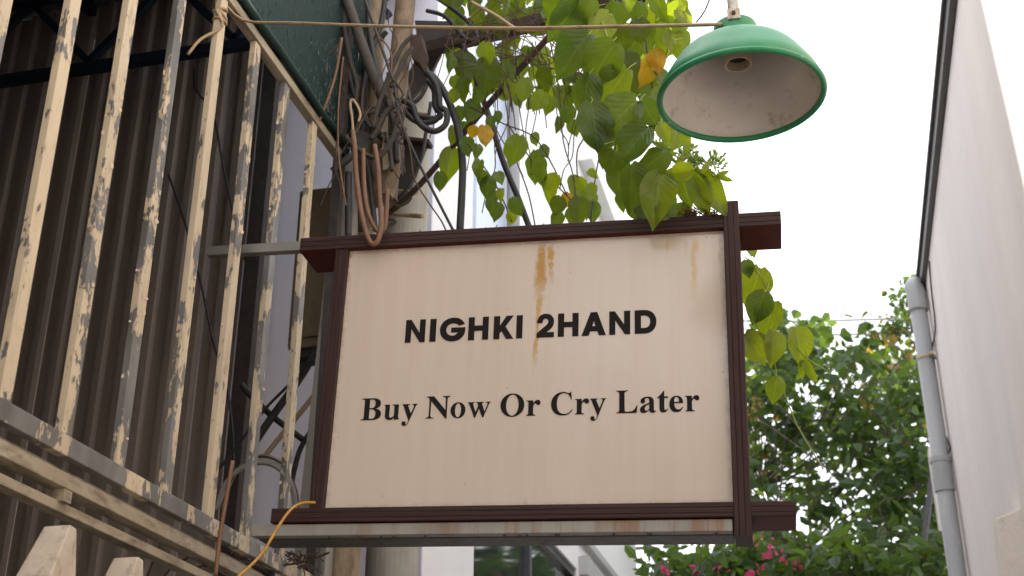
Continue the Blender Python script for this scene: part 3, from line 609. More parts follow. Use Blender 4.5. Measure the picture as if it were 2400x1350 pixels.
for p, lb in (([(390, 1240), (370, 1290), (345, 1350)], 'thin dry twig under the rails left of the others'), ([(470, 1290), (410, 1325), (385, 1350)], 'thin dry twig crossing low under the rails'), ([(772, 1295), (720, 1315), (665, 1325)], 'thin red brown twig in front of the grille corner')):
    cable('dry_twig', p, .0035, m_twig, lb, 'twig', Y=3.6)
random.seed(9)
lt = MB()
for i in range(160):
    c = PY(random.uniform(500, 720), random.uniform(1300, 1345), random.uniform(3.95, 4.25)); a = random.uniform(0, 6.28); L = random.uniform(.03, .09)
    lt.tube([c, c+Vector((math.cos(a)*L*.5, math.sin(a)*L*.4, .01)), c+Vector((math.cos(a)*L, math.sin(a)*L, random.uniform(-.02, .02)))], .0025, 4, 2)
tag(obj('leaf_litter', lt, m_twig), 'dry litter caught on the rail corner below the sign', 'litter', kind='stuff')

# ------------------------------------------------------------------ sign
sg = bpy.data.objects.new('shop_sign', None); col.objects.link(sg); sg.matrix_world = SGN; sg.empty_display_size = .1
tag(sg, 'aged cream sign board in a crossed maroon frame reading NIGHKI 2HAND', 'sign')
def red_under(o):
    o.data.materials.append(m_mared)
    for p in o.data.polygons:
        if p.normal.z < -.9 and p.area > .003: p.material_index = 1
    return o
def grain(o, axis):
    a = o.data.attributes.new('grain', 'FLOAT_VECTOR', 'POINT'); r = random.random()*9
    for i, v_ in enumerate(o.data.vertices):
        c = v_.co; a.data[i].vector = (c.x+r, c.y, c.z) if axis == 'x' else (c.z+r, c.y, c.x)
    return o
D0, D1 = -.022, .150
HT, HB, WL, WR = .047, .043, .042, .048
uTL, uTR = SL(703, 575, D0).x, SL(1831, 520, D0).x; uBL, uBR = SL(635, 1212, D0).x, SL(1866, 1195, D0).x
vRT, vRB = SL(1713, 472, D0).z, SL(1737, 1258, D0).z
def bar_profile(lo, hi, d0, d1, flip=False):   # front face with two moulded grooves
    h = hi-lo; a = lo+h*.30; b = lo+h*.66; gdp = .0014; gw = .0013
    return [(d0, lo+.002), (d0+.002, lo), (d1, lo), (d1, hi), (d0+.002, hi), (d0, hi-.002), (d0, b+gw), (d0+gdp, b), (d0, b-gw), (d0, a+gw), (d0+gdp, a), (d0, a-gw)]
pt, pb_ = .427, -.427
red_under(grain(obj('frame_bar', MB().prof(bar_profile(pt, pt+HT, D0, D1), 'x', uTL, uTR), m_maroon, sg, True), 'x'))
red_under(grain(obj('frame_bar', MB().prof(bar_profile(pb_-HB, pb_, D0, D1), 'x', uBL, uBR), m_maroon, sg, True), 'x'))
def vbar(u0, u1, d0, d1, v0, v1):
    p = [(y, x) for x, y in bar_profile(u0, u1, d0, d1)]
    return grain(obj('frame_bar', MB().prof(p, 'z', v0, v1), m_maroon, sg, True), 'z')
vbar(-.6-WL, -.6, D0+.004, D1-.004, pb_+.0005, pt-.0005)
vbar(.6, .6+WR, D0-.004, D1-.05, vRB, vRT)
obj('panel', MB().box((-.5995, 0, pb_+.0005), (.5995, .012, pt-.0005)), m_panel, sg, True)
obj('case', MB().box((-.598, .014, pb_+.002), (.598, .145, pt-.002)), m_dsteel, sg, True)
tu0 = SL(592, 1250, 0).x; tu1 = .6-.004
obj('support_tube', MB().box((tu0, -.012, pb_-HB-.038), (tu1, .025, pb_-HB-.003)), m_rustrun, sg, True, bevel=.003)
obj('support_tube', MB().box((tu0+.01, .028, pb_-HB-.040), (tu1, .140, pb_-HB-.004)), m_dgalv, sg, True, bevel=.003)  # darker box behind the front tube, carries the underside shade in its colour
a = SL(490, 588, .06); b = SL(705, 580, .06)
obj('support_tube', MB().box((a.x, .045, b.z-.016), (uTL+.05, .075, b.z+.016)).box((uTL, .04, pt+.003), (uTL+.05, .09, pt+HT-.003)), m_galv, sg, True)
sm = MB()
for i in range(14):
    uu = random.uniform(-.6, .6); sm.tube([(uu, -.01, pb_-HB-.04), (uu+.002, -.012, pb_-HB-.044)], .004, 6, 1)
obj('drip_lumps', sm, m_dgalv, sg, True)['kind'] = 'stuff'

def bez(path):
    tk = path.replace(',', ' ').split(); i = 0; cur = []; out = []; cp_ = None
    def num(): nonlocal i; i += 1; return float(tk[i-1])
    while i < len(tk):
        c = tk[i]; i += 1
        if c == 'M': cur = [(num(), num())]
        elif c == 'L': cur.append((num(), num()))
        elif c == 'C':
            p0 = cur[-1]; p1 = (num(), num()); p2 = (num(), num()); p3 = (num(), num())
            for s in range(1, 9):
                t = s/8; u = 1-t
                cur.append(tuple(u**3*p0[j]+3*u*u*t*p1[j]+3*u*t*t*p2[j]+t**3*p3[j] for j in (0, 1)))
        elif c == 'Z': out.append(cur)
    return out
def ell(cx, cy, rx, ry): return [(cx+rx*math.cos(a*math.pi/20), cy+ry*math.sin(a*math.pi/20)) for a in range(40)]
SANS = {
 'N': 'M 0 0 L 0 1 L .27 1 L .71 .42 L .71 1 L 1 1 L 1 0 L .745 0 L .29 .60 L .29 0 Z',
 'I': 'M 0 0 L 0 1 L 1 1 L 1 0 Z',
 'H': 'M 0 0 L 0 1 L .3 1 L .3 .63 L .7 .63 L .7 1 L 1 1 L 1 0 L .7 0 L .7 .40 L .3 .40 L .3 0 Z',
 'K': 'M 0 0 L 0 1 L .31 1 L .31 .58 L .64 1 L 1 1 L .60 .54 L 1.02 0 L .65 0 L .40 .34 L .31 .24 L .31 0 Z',
 'A': 'M 0 0 L .37 1 L .64 1 L 1 0 L .71 0 L .645 .18 L .355 .18 L .29 0 Z M .435 .40 L .565 .40 L .50 .62 Z',
 'D': 'M 0 0 L 0 1 L .45 1 C .80 1 1 .78 1 .5 C 1 .22 .80 0 .45 0 Z M .29 .235 L .29 .765 L .45 .765 C .62 .765 .71 .66 .71 .5 C .71 .34 .62 .235 .45 .235 Z',
 'G': 'M .97 .72 C .88 .92 .72 1.02 .52 1.02 C .22 1.02 0 .80 0 .5 C 0 .20 .22 -.02 .51 -.02 C .80 -.02 1 .19 1 .5 L 1 .58 L .44 .58 L .44 .37 L .71 .37 C .67 .28 .60 .23 .51 .23 C .36 .23 .25 .34 .25 .5 C .25 .66 .36 .77 .51 .77 C .61 .77 .69 .73 .745 .655 Z',
 '2': 'M .01 .62 C .03 .87 .20 1.02 .50 1.02 C .80 1.02 .99 .87 .99 .67 C .99 .53 .91 .43 .78 .34 L .57 .215 L 1 .215 L 1 0 L 0 0 L 0 .18 L .50 .49 C .61 .56 .665 .61 .665 .68 C .665 .76 .60 .81 .50 .81 C .40 .81 .34 .75 .33 .62 Z'}
SER = {
 'B': ('M 16 0 L 350 0 C 520 0 619 70 619 180 C 619 270 560 330 440 352 C 540 378 590 425 590 505 C 590 615 510 676 345 676 L 16 676 L 16 657 C 85 650 103 635 103 575 L 103 100 C 103 40 85 25 16 19 Z M 257 640 L 310 640 C 395 640 430 600 430 508 C 430 410 390 367 300 367 L 257 367 Z M 257 333 L 310 333 C 405 330 450 285 450 190 C 450 85 410 38 320 38 C 270 38 257 50 257 90 Z', 16, 619),
 'u': ('M 16 461 L 193 461 L 193 130 C 193 80 210 62 250 62 C 290 62 330 85 350 125 L 350 380 C 350 425 340 435 285 440 L 285 461 L 492 461 L 492 85 C 492 40 500 30 537 22 L 537 8 C 480 5 420 -3 356 -14 L 356 65 C 315 10 265 -14 205 -14 C 115 -14 52 40 52 130 L 52 380 C 52 425 45 435 16 440 Z', 16, 537),
 'y': ('M 16 461 L 242 461 L 242 442 C 205 440 195 432 195 415 C 195 400 200 390 210 365 L 290 165 L 360 345 C 372 378 378 395 378 410 C 378 432 362 440 325 442 L 325 461 L 480 461 L 480 442 C 450 436 440 425 425 388 L 275 5 C 215 -150 180 -205 110 -205 C 60 -205 25 -175 25 -130 C 25 -90 52 -65 88 -65 C 122 -65 145 -88 145 -118 C 145 -135 142 -145 142 -152 C 142 -160 150 -165 158 -165 C 185 -165 205 -120 230 -50 L 60 380 C 45 420 35 435 16 442 Z', 16, 480),
 'N': ('M 16 676 L 232 676 L 575 245 L 575 560 C 575 635 555 650 480 657 L 480 676 L 701 676 L 701 657 C 640 650 622 635 622 560 L 622 -18 L 590 -18 L 150 540 L 150 120 C 150 40 170 25 245 19 L 245 0 L 16 0 L 16 19 C 80 25 103 40 103 120 L 103 595 C 75 640 55 655 16 657 Z', 16, 701),
 'w': ('M 23 461 L 225 461 L 225 442 C 195 440 182 432 182 415 C 182 405 186 390 192 370 L 265 160 L 340 350 L 325 395 C 312 432 300 440 270 442 L 270 461 L 500 461 L 500 442 C 465 440 452 432 452 412 C 452 400 456 385 462 368 L 532 165 L 600 350 C 610 378 615 395 615 408 C 615 430 600 440 560 442 L 560 461 L 707 461 L 707 442 C 680 436 668 425 652 380 L 500 -14 L 470 -14 L 365 260 L 260 -14 L 230 -14 L 80 370 C 62 420 50 436 23 442 Z', 23, 707),
 'r': ('M 29 461 L 220 461 L 220 365 C 260 440 300 473 350 473 C 400 473 434 440 434 390 C 434 345 408 318 368 318 C 335 318 315 338 300 360 C 292 372 284 375 274 370 C 245 355 220 310 220 265 L 220 100 C 220 40 232 25 295 19 L 295 0 L 29 0 L 29 19 C 72 25 80 38 80 90 L 80 375 C 80 425 72 436 29 442 Z', 29, 434),
 'C': ('M 620 691 L 640 691 L 655 455 L 632 455 C 605 580 535 655 430 655 C 290 655 220 540 220 340 C 220 130 300 25 450 25 C 540 25 610 70 670 160 L 687 145 C 625 40 530 -19 400 -19 C 190 -19 49 120 49 330 C 49 540 200 691 410 691 C 480 691 540 650 575 650 C 598 650 612 665 620 691 Z', 49, 687),
 'L': ('M 19 676 L 360 676 L 360 657 C 275 650 260 635 260 560 L 260 90 C 260 50 280 38 350 38 C 500 38 560 80 608 215 L 638 215 L 605 0 L 19 0 L 19 19 C 90 25 106 40 106 115 L 106 560 C 106 635 90 650 19 657 Z', 19, 638),
 'a': ('M 488 45 L 475 60 C 465 50 455 48 448 48 C 432 48 430 60 430 85 L 430 320 C 430 420 370 473 255 473 C 130 473 45 415 45 340 C 45 300 72 272 112 272 C 150 272 178 298 178 332 C 178 352 172 362 172 378 C 172 405 195 430 232 430 C 275 430 294 400 294 345 L 294 285 C 120 225 25 175 25 85 C 25 25 65 -14 130 -14 C 190 -14 240 15 298 75 C 305 15 335 -14 385 -14 C 430 -14 460 3 488 45 Z M 294 245 L 294 110 C 275 75 245 55 218 55 C 185 55 165 80 165 118 C 165 175 205 215 294 245 Z', 25, 488),
 't': ('M 332 461 L 332 415 L 225 415 L 225 110 C 225 75 235 58 258 58 C 280 58 296 72 316 105 L 332 95 C 300 20 255 -12 190 -12 C 120 -12 85 30 85 105 L 85 415 L 20 415 L 20 432 C 90 485 140 540 205 630 L 225 630 L 225 461 Z', 20, 332),
 'e': ('M 400 140 L 420 125 C 375 30 315 -14 230 -14 C 105 -14 25 80 25 225 C 25 375 110 473 240 473 C 350 473 420 395 426 255 L 165 255 C 168 130 215 65 290 65 C 335 65 370 90 400 140 Z M 164 290 L 305 290 C 305 390 285 440 235 440 C 190 440 165 390 164 290 Z', 25, 426)}
def glyph(contours):
    cu = bpy.data.curves.new('letter', 'CURVE'); cu.dimensions = '2D'; cu.fill_mode = 'BOTH'; cu.extrude = .0006
    for c in contours:
        sp = cu.splines.new('POLY'); sp.points.add(len(c)-1); sp.use_cyclic_u = True
        for p, q_ in zip(sp.points, c): p.co = (q_[0], q_[1], 0, 1)
    o = bpy.data.objects.new('letter', cu); col.objects.link(o)
    dg = bpy.context.evaluated_depsgraph_get(); me = bpy.data.meshes.new_from_object(o.evaluated_get(dg)); bpy.data.objects.remove(o); bpy.data.curves.remove(cu)
    return me
def word(items, label):
    for cs in items:
        me = glyph(cs); mb = MB(); mb.add([(v_.co.x, -.0012+v_.co.z*-1, v_.co.y) for v_ in me.vertices], [tuple(p.vertices) for p in me.polygons]); bpy.data.meshes.remove(me)
        obj('letter', mb, m_letter, sg, True)
def zx1(z, zy): return SL(z/3.81+930, zy/3.81+710)
l1 = [('N', 72, 248, 357), ('I', 290, 345, 350), ('G', 380, 608, 343), ('H', 635, 815, 335), ('K', 862, 1037, 325), ('I', 1065, 1120, 320), ('2', 1247, 1403, 312), ('H', 1437, 1622, 300), ('A', 1650, 1868, 293), ('N', 1897, 2085, 282), ('D', 2125, 2320, 274)]
va = zx1(72, 357).z; vb = zx1(2320, 270).z; CH1 = zx1(1500, 94).z-zx1(1500, 301).z
items = []
for ch, z0, z1, zy in l1:
    a = zx1(z0, zy); b = zx1(z1, zy); base = va+(vb-va)*(z0+z1-144)/(2*2248)
    items.append([[(a.x+(b.x-a.x)*x, base+CH1*y) for x, y in c] for c in bez(SANS[ch])])
word(items, 'bold black capitals NIGHKI 2HAND')
def p2(x): return x/5.714+830
def p3(x): return x/5.714+1240
l2 = [('B', p2(88), p2(355)), ('u', p2(395), p2(605)), ('y', p2(637), p2(838)), ('N', p2(957), p2(1275)), ('o', p2(1287), p2(1487)), ('w', p2(1515), p2(1822)), ('O', p2(1955), p2(2275)), ('r', p2(2308), p3(150)), ('C', p3(292), p3(583)), ('r', p3(615), p3(803)), ('y', p3(818), p3(1032)), ('L', p3(1168), p3(1455)), ('a', p3(1485), p3(1700)), ('t', p3(1718), p3(1864)), ('e', p3(1880), p3(2068)), ('r', p3(2095), p3(2285))]
A0 = (p2(88), 488/5.714+900); B0 = (p3(2225), 422/5.714+890)
va = SL(*A0).z; vb = SL(*B0).z; CH2 = SL(p3(1250), 148/5.714+890).z-SL(p3(1250), 450/5.714+890).z
items = []
for ch, x0, x1 in l2:
    t = ((x0+x1)/2-A0[0])/(B0[0]-A0[0]); yb = A0[1]+(B0[1]-A0[1])*t; base = va+(vb-va)*t
    u0, u1 = SL(x0, yb).x, SL(x1, yb).x
    if ch == 'o': cs = [ell(250, 229, 226, 244), ell(250, 229, 92, 212)]; lo, hi = 24, 476
    elif ch == 'O': cs = [ell(389, 336, 354, 356), ell(389, 336, 186, 322)]; lo, hi = 35, 743
    else: p, lo, hi = SER[ch]; cs = bez(p)
    items.append([[(u0+(u1-u0)*(x-lo)/(hi-lo), base+CH2*y/676) for x, y in c] for c in cs])
word(items, 'black serif lettering Buy Now Or Cry Later')
# dry nest litter on top of the frame corner
random.seed(21); lt = MB()
for i in range(170):
    c = SGN @ Vector((random.triangular(.44, .6, .56), random.uniform(-.03, .06), pt+HT+random.uniform(.0, .02))); a = random.uniform(0, 6.28); L = random.uniform(.012, .035)
    lt.tube([c, c+Vector((math.cos(a)*L, math.sin(a)*L*.6, random.uniform(-.012, .02)))], .0019, 4, 1)
tag(obj('dry_litter', lt, plain('dry_brown_litter', (.13, .05, .028), .9)), 'small heap of dry brown litter on the top frame corner of the sign', 'litter', kind='stuff')
lt = MB()
for i in range(60):
    c = SGN @ Vector((random.uniform(-.5, .5), random.uniform(-.01, .08), pt+HT+.002)); a = random.uniform(0, 6.28); L = random.uniform(.008, .03)
    lt.tube([c, c+Vector((math.cos(a)*L, math.sin(a)*L*.6, random.uniform(0, .014)))], .0013, 4, 1)
tag(obj('twig_litter', lt, m_twig), 'scattered tiny twigs lying along the top of the sign frame', 'litter', kind='stuff')

# ------------------------------------------------------------------ lamp
lr_ = ray(1737, 226); lc = CAM + lr_*3.30; RR = 190/3000*3.30
lm = empty('green_lamp', lc, 'green enamel dome lamp with white inside hanging beside the vine', 'lamp')
outp = [(1.0, 0), (1.0, .06), (.988, .12), (.957, .185), (.917, .25), (.876, .325), (.83, .40), (.78, .48), (.723, .545), (.665, .592), (.595, .638), (.50, .70), (.40, .765), (.33, .812), (.28, .845)]
lm_o = obj('shade', MB().lathe([(r*RR, z*RR) for r, z in outp], 64, lc), m_green, lm, smooth=True, normals=False)
obj('reflector', MB().lathe([(r*RR-.004, z*RR-.003) for r, z in outp]+[(0.001, .82*RR-.003)], 64, lc), m_wenam, lm, smooth=True, normals=False)
obj('rim', MB().lathe([(RR+.0082*math.cos(a*math.pi/6), -.002+.0082*math.sin(a*math.pi/6)) for a in range(13)], 64, lc), m_green, lm, smooth=True)
obj('neck', MB().lathe([(.335*RR, .80*RR), (.288*RR, .835*RR), (.280*RR, .90*RR), (.275*RR, 1.01*RR), (.262*RR, 1.045*RR), (.225*RR, 1.065*RR), (.001, 1.07*RR)], 48, lc), m_green, lm, smooth=True)
so = obj('socket', MB().lathe([(.001, .60*RR), (.145*RR, .60*RR), (.145*RR, .47*RR), (.172*RR, .465*RR), (.18*RR, .53*RR), (.18*RR, .82*RR)], 32, lc+Vector((0, 0, 0))), m_sock, lm, smooth=False)
obj('socket_hole', MB().lathe([(.001, .595*RR), (.14*RR, .595*RR)], 24, lc), m_cable, so)
tz = lc.z+1.17*RR
obj('stem', MB().tube([lc+Vector((0, 0, 1.03*RR)), lc+Vector((0, 0, .36)), lc+Vector((.0, .0, 1.5))], .0145, 16, 1), plain('white_stem_paint', (.66, .63, .58), .5), lm, smooth=True)
to = (CAM-lc); to.z = 0; to.normalize(); sd_ = Vector((-to.y, to.x, 0))
def plate(c, w_, h_, t_, name, m):
    M = Matrix((sd_, to, Vector((0, 0, 1)))).transposed().to_4x4(); M.translation = c
    return obj(name, MB().box((-w_/2, -t_/2, -h_/2), (w_/2, t_/2, h_/2), M), m, lm, bevel=.001)
m_plate = worn('rusty_white_plate', (.62, .55, .45), (.5, .42, .33), (.25, .13, .06), 40, dirt_lo=.5, dirt_hi=.7)
plate(lc+Vector((0, 0, 1.05*RR))+to*(.275*RR+.003)+Vector((0, 0, -.002)), .034, .032, .003, 'bracket_plate', m_plate)
obj('bolt', MB().tube([lc+Vector((0, 0, 1.04*RR))+to*(.275*RR+.003), lc+Vector((0, 0, 1.04*RR))+to*(.275*RR+.010)], .0055, 10, 1), m_rust, lm)

# ------------------------------------------------------------------ vine
def leafmesh(name, ratio, curl, fold, lobes, m, seed):
    rnd = random.Random(seed); rows, cols = 14, 6; vs = []; uv = []
    for i in range(rows+1):
        t = i/rows
        K = ((0, .22), (.05, .55), (.13, .80), (.25, .97), (.37, 1.0), (.5, .93), (.62, .79), (.74, .58), (.84, .33), (.90, .17), (.95, .07), (1, .0))
        for (ta, wa), (tb, wb) in zip(K, K[1:]):
            if ta <= t <= tb+1e-6: wdt = ratio*.5*(wa+(wb-wa)*(t-ta)/(tb-ta)); break
        back = -lobes*math.exp(-(t/.11)**2)
        for j in range(cols+1):
            s = -1+2*j/cols; x = s*wdt; y = t+back*abs(s)**1.3*(1 if t < .5 else 0)
            z = fold*abs(x)*1.2-curl*t*t+.035*math.sin(t*15+s*2.2+seed*1.7)*abs(s)+.05*s*math.sin(t*3+seed)+.012*rnd.uniform(-1, 1)*abs(s)
            vs.append((x, y-.42, z)); uv.append((j/cols, t))
    fs = [(i*(cols+1)+j, i*(cols+1)+j+1, (i+1)*(cols+1)+j+1, (i+1)*(cols+1)+j) for i in range(rows) for j in range(cols)]
    me = bpy.data.meshes.new(name); me.from_pydata(vs, [], fs); me.materials.append(m)
    u = me.uv_layers.new(name='UVMap')
    for lp in me.loops: u.data[lp.index].uv = uv[lp.vertex_index]
    me.shade_smooth(); return me
LM = {}
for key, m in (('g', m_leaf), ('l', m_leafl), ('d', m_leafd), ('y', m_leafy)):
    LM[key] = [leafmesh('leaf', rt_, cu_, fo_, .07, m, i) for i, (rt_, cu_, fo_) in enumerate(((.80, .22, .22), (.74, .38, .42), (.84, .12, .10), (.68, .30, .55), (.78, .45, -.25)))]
LM['n'] = [leafmesh('leaf', .42, .3, .45, .05, m_leafl, 9), leafmesh('leaf', .48, .2, .3, .05, m_leafl, 12)]
vine = empty('climbing_vine', PY(1450, 60, 3.6), 'lush climbing vine with big heart shaped leaves cascading between lamp and sign', 'vine')
vine2 = empty('climbing_vine', PY(1150, 60, 4.2), 'sparser backlit vine with dry runners hanging beside the utility pole', 'vine')
lrnd = random.Random(42); leafpts = []
def leaf(px, py, L, ang, key, Y, root, tilt=.6):
    c = PY(px, py, Y); d = (c-CAM).dot(fw); Lm = L*d/F
    a = R(ang); ax = rt*math.cos(a)-up*math.sin(a)
    nrm = (-(c-CAM).normalized()+rt*lrnd.uniform(-tilt, tilt)+up*lrnd.uniform(-tilt*.4, tilt*1.1)).normalized()
    ax = ax-nrm*ax.dot(nrm)*.8; ax.normalize(); x = ax.cross(nrm).normalized(); z = x.cross(ax)
    Lm *= 1.08; M = Matrix((x*Lm, ax*Lm, z*Lm)).transposed().to_4x4(); M.translation = c-root.location
    o = bpy.data.objects.new('leaf', lrnd.choice(LM[key])); col.objects.link(o); o.parent = root; o.matrix_basis = M
    leafpts.append((c-ax*Lm*.42, root)); return o
FRONT = [(1690,410,34,330,'n'),(1655,392,36,300,'n'),(1700,418,34,20,'n'),(1632,400,36,200,'n'),(1600,372,34,330,'n'),(1568,356,36,30,'n'),(1545,340,34,200,'n'),(1575,300,30,10,'n'),(1532,290,34,210,'n'),(1610,345,32,280,'n'),(1328,45,112,118,'g'),(1408,62,84,128,'l'),(1345,122,120,128,'g'),(1411,146,118,127,'g'),(1439,203,108,130,'l'),(1371,213,95,100,'g'),(1452,272,120,138,'g'),(1519,262,66,60,'g'),(1395,290,110,80,'g'),(1482,340,118,130,'g'),
 (1525,378,98,158,'g'),(1541,460,122,98,'l'),(1483,436,112,80,'g'),(1597,402,62,170,'l'),(1606,444,84,75,'n'),(1639,455,108,68,'n'),(1668,447,116,60,'n'),(1652,440,80,62,'n'),(1556,494,54,120,'g'),(1601,502,62,20,'g'),(1489,490,54,60,'g'),(1419,369,50,110,'d'),(1450,419,74,90,'g'),(1506,498,50,80,'g'),(1410,320,76,90,'g'),(1437,385,64,100,'g'),
 (1568,420,60,130,'l'),(1555,310,46,60,'l'),(1575,335,44,120,'l'),(1380,20,60,100,'g'),(1300,12,70,120,'g'),(1350,5,70,60,'g'),(1520,420,60,110,'g'),(1460,470,50,100,'g')]
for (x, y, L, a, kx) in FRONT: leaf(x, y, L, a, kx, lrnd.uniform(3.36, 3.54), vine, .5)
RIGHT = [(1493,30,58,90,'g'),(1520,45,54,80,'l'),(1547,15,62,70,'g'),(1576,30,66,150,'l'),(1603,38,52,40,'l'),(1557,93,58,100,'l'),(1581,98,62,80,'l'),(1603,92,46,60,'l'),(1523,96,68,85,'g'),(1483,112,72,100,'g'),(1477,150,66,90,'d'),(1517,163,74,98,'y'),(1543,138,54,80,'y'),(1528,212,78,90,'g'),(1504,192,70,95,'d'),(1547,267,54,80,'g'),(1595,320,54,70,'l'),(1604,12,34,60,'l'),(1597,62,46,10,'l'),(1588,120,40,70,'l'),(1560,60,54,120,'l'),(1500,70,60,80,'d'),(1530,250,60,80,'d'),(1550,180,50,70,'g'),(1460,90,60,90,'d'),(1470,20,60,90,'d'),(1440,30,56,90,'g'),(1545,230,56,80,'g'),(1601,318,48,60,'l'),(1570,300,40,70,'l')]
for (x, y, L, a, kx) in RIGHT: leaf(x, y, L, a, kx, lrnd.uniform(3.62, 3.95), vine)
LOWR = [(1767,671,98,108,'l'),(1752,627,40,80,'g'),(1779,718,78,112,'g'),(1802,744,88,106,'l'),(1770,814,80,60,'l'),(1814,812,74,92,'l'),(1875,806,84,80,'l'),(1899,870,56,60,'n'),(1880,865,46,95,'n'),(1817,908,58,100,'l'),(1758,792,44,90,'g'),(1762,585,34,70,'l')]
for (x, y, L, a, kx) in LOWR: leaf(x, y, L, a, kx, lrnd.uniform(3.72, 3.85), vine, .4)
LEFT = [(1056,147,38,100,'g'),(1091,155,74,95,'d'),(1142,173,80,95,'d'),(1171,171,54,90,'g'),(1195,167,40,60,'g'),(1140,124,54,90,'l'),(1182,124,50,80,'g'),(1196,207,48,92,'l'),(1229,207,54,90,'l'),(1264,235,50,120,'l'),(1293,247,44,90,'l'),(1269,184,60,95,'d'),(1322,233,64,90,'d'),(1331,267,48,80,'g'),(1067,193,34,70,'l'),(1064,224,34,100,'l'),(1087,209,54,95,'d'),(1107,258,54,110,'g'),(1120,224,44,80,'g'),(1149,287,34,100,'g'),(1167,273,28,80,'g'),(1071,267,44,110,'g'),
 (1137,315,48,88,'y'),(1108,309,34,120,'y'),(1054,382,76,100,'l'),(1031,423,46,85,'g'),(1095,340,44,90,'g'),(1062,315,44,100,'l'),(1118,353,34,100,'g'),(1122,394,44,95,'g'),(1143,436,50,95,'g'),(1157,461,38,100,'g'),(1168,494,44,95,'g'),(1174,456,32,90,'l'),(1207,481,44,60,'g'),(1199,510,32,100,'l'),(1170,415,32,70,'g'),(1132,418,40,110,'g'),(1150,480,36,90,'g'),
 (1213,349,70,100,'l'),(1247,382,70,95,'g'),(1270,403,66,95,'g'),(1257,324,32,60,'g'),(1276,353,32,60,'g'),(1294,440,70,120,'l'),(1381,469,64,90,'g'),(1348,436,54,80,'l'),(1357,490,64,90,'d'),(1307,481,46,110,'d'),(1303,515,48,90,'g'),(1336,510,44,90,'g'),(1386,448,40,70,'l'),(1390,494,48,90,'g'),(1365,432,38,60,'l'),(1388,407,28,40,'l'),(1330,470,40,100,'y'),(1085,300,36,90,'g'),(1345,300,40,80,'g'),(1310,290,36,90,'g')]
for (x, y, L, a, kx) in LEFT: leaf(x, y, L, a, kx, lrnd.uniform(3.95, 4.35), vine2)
def inpoly(x, y, P):
    c = False; j = len(P)-1
    for i in range(len(P)):
        if (P[i][1] > y) != (P[j][1] > y) and x < (P[j][0]-P[i][0])*(y-P[i][1])/(P[j][1]-P[i][1])+P[i][0]: c = not c
        j = i
    return c
def fill(P, n, Lr, keys, Yr, root):
    x0, x1 = min(p[0] for p in P), max(p[0] for p in P); y0, y1 = min(p[1] for p in P), max(p[1] for p in P); k_ = 0
    while k_ < n:
        x = lrnd.uniform(x0, x1); y = lrnd.uniform(y0, y1)
        if inpoly(x, y, P): leaf(x, y, lrnd.uniform(*Lr), lrnd.gauss(95, 30), lrnd.choice(keys), lrnd.uniform(*Yr), root, .7); k_ += 1
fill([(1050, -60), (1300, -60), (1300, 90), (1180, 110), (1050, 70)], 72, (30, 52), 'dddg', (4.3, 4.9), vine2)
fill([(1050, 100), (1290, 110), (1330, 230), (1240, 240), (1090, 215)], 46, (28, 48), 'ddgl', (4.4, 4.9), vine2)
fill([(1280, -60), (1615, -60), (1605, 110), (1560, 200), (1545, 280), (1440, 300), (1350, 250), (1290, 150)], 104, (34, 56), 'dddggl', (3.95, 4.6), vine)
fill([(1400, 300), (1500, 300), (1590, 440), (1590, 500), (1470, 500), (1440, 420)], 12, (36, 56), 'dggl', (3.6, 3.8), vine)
# stems
def twigs(root, name, paths, r, m, Yd, sub=4):
    mb = MB()
    for p in paths: mb.tube([PY(q_[0], q_[1], q_[2] if len(q_) > 2 else Yd) for q_ in p], r, 5, sub)
    o = obj(name, mb, m, root, smooth=True); return o
twigs(vine, 'stem', [[(1400, 25), (1428, 100), (1455, 165), (1480, 230), (1500, 280), (1530, 330), (1590, 385), (1650, 400)], [(1590, 385), (1560, 350), (1550, 310)]], .0042, m_gstem, 3.50)
twigs(vine, 'stem', [[(1745, 600), (1790, 660), (1830, 750), (1880, 830), (1940, 870)], [(1790, 690), (1800, 760), (1820, 880), (1815, 930)], [(1750, 700), (1780, 780), (1810, 820)], [(1830, 900), (1870, 1000), (1930, 1100)]], .0022, m_gstem, 3.80)
twigs(vine, 'stem', [[(1440, -30), (1420, 30), (1400, 60)], [(1500, -30), (1510, 60), (1520, 150), (1540, 250), (1570, 310)], [(1590, -20), (1580, 60), (1560, 130)], [(1632, 52, 3.7), (1652, 25, 3.65), (1668, -15, 3.6)]], .003, m_twig, 3.8)
paths = []
for i in range(34):
    x = lrnd.uniform(1050, 1420); y = lrnd.uniform(-40, 120); p = [(x, y)]; dx_ = lrnd.uniform(-16, 16)
    for q_ in range(lrnd.randint(3, 7)): x += dx_+lrnd.uniform(-14, 14); y += lrnd.uniform(30, 75); p.append((x, y, lrnd.uniform(4.15, 4.25)))
    paths.append(p)
twigs(vine2, 'dry_stem', paths, .0022, m_twig, 4.2)
paths = []
for i in range(46):
    x = lrnd.uniform(1040, 1400); y = lrnd.uniform(-30, 170); p = [(x, y)]; a = lrnd.uniform(-.9, .9)
    for q_ in range(4): x += 45*math.cos(a)*lrnd.choice((1,)); y += 45*math.sin(a); a += lrnd.uniform(-.6, .6); p.append((x, y))
    paths.append(p)
twigs(vine2, 'dry_stem', paths, .0020, m_twig, 4.05)
twigs(vine2, 'dry_stem', [[(1290, 100), (1310, 210), (1320, 330), (1345, 420), (1350, 530)], [(1390, 270), (1370, 320), (1352, 360), (1355, 440)], [(1410, 340), (1395, 420), (1385, 520)], [(1090, 330), (1160, 430), (1200, 520)], [(1190, 290), (1250, 380), (1330, 460), (1360, 500)], [(1215, 390), (1240, 460), (1257, 545)], [(1100, 250), (1180, 290), (1260, 330), (1330, 460)]], .0028, m_twig, 4.15)
pet = MB()
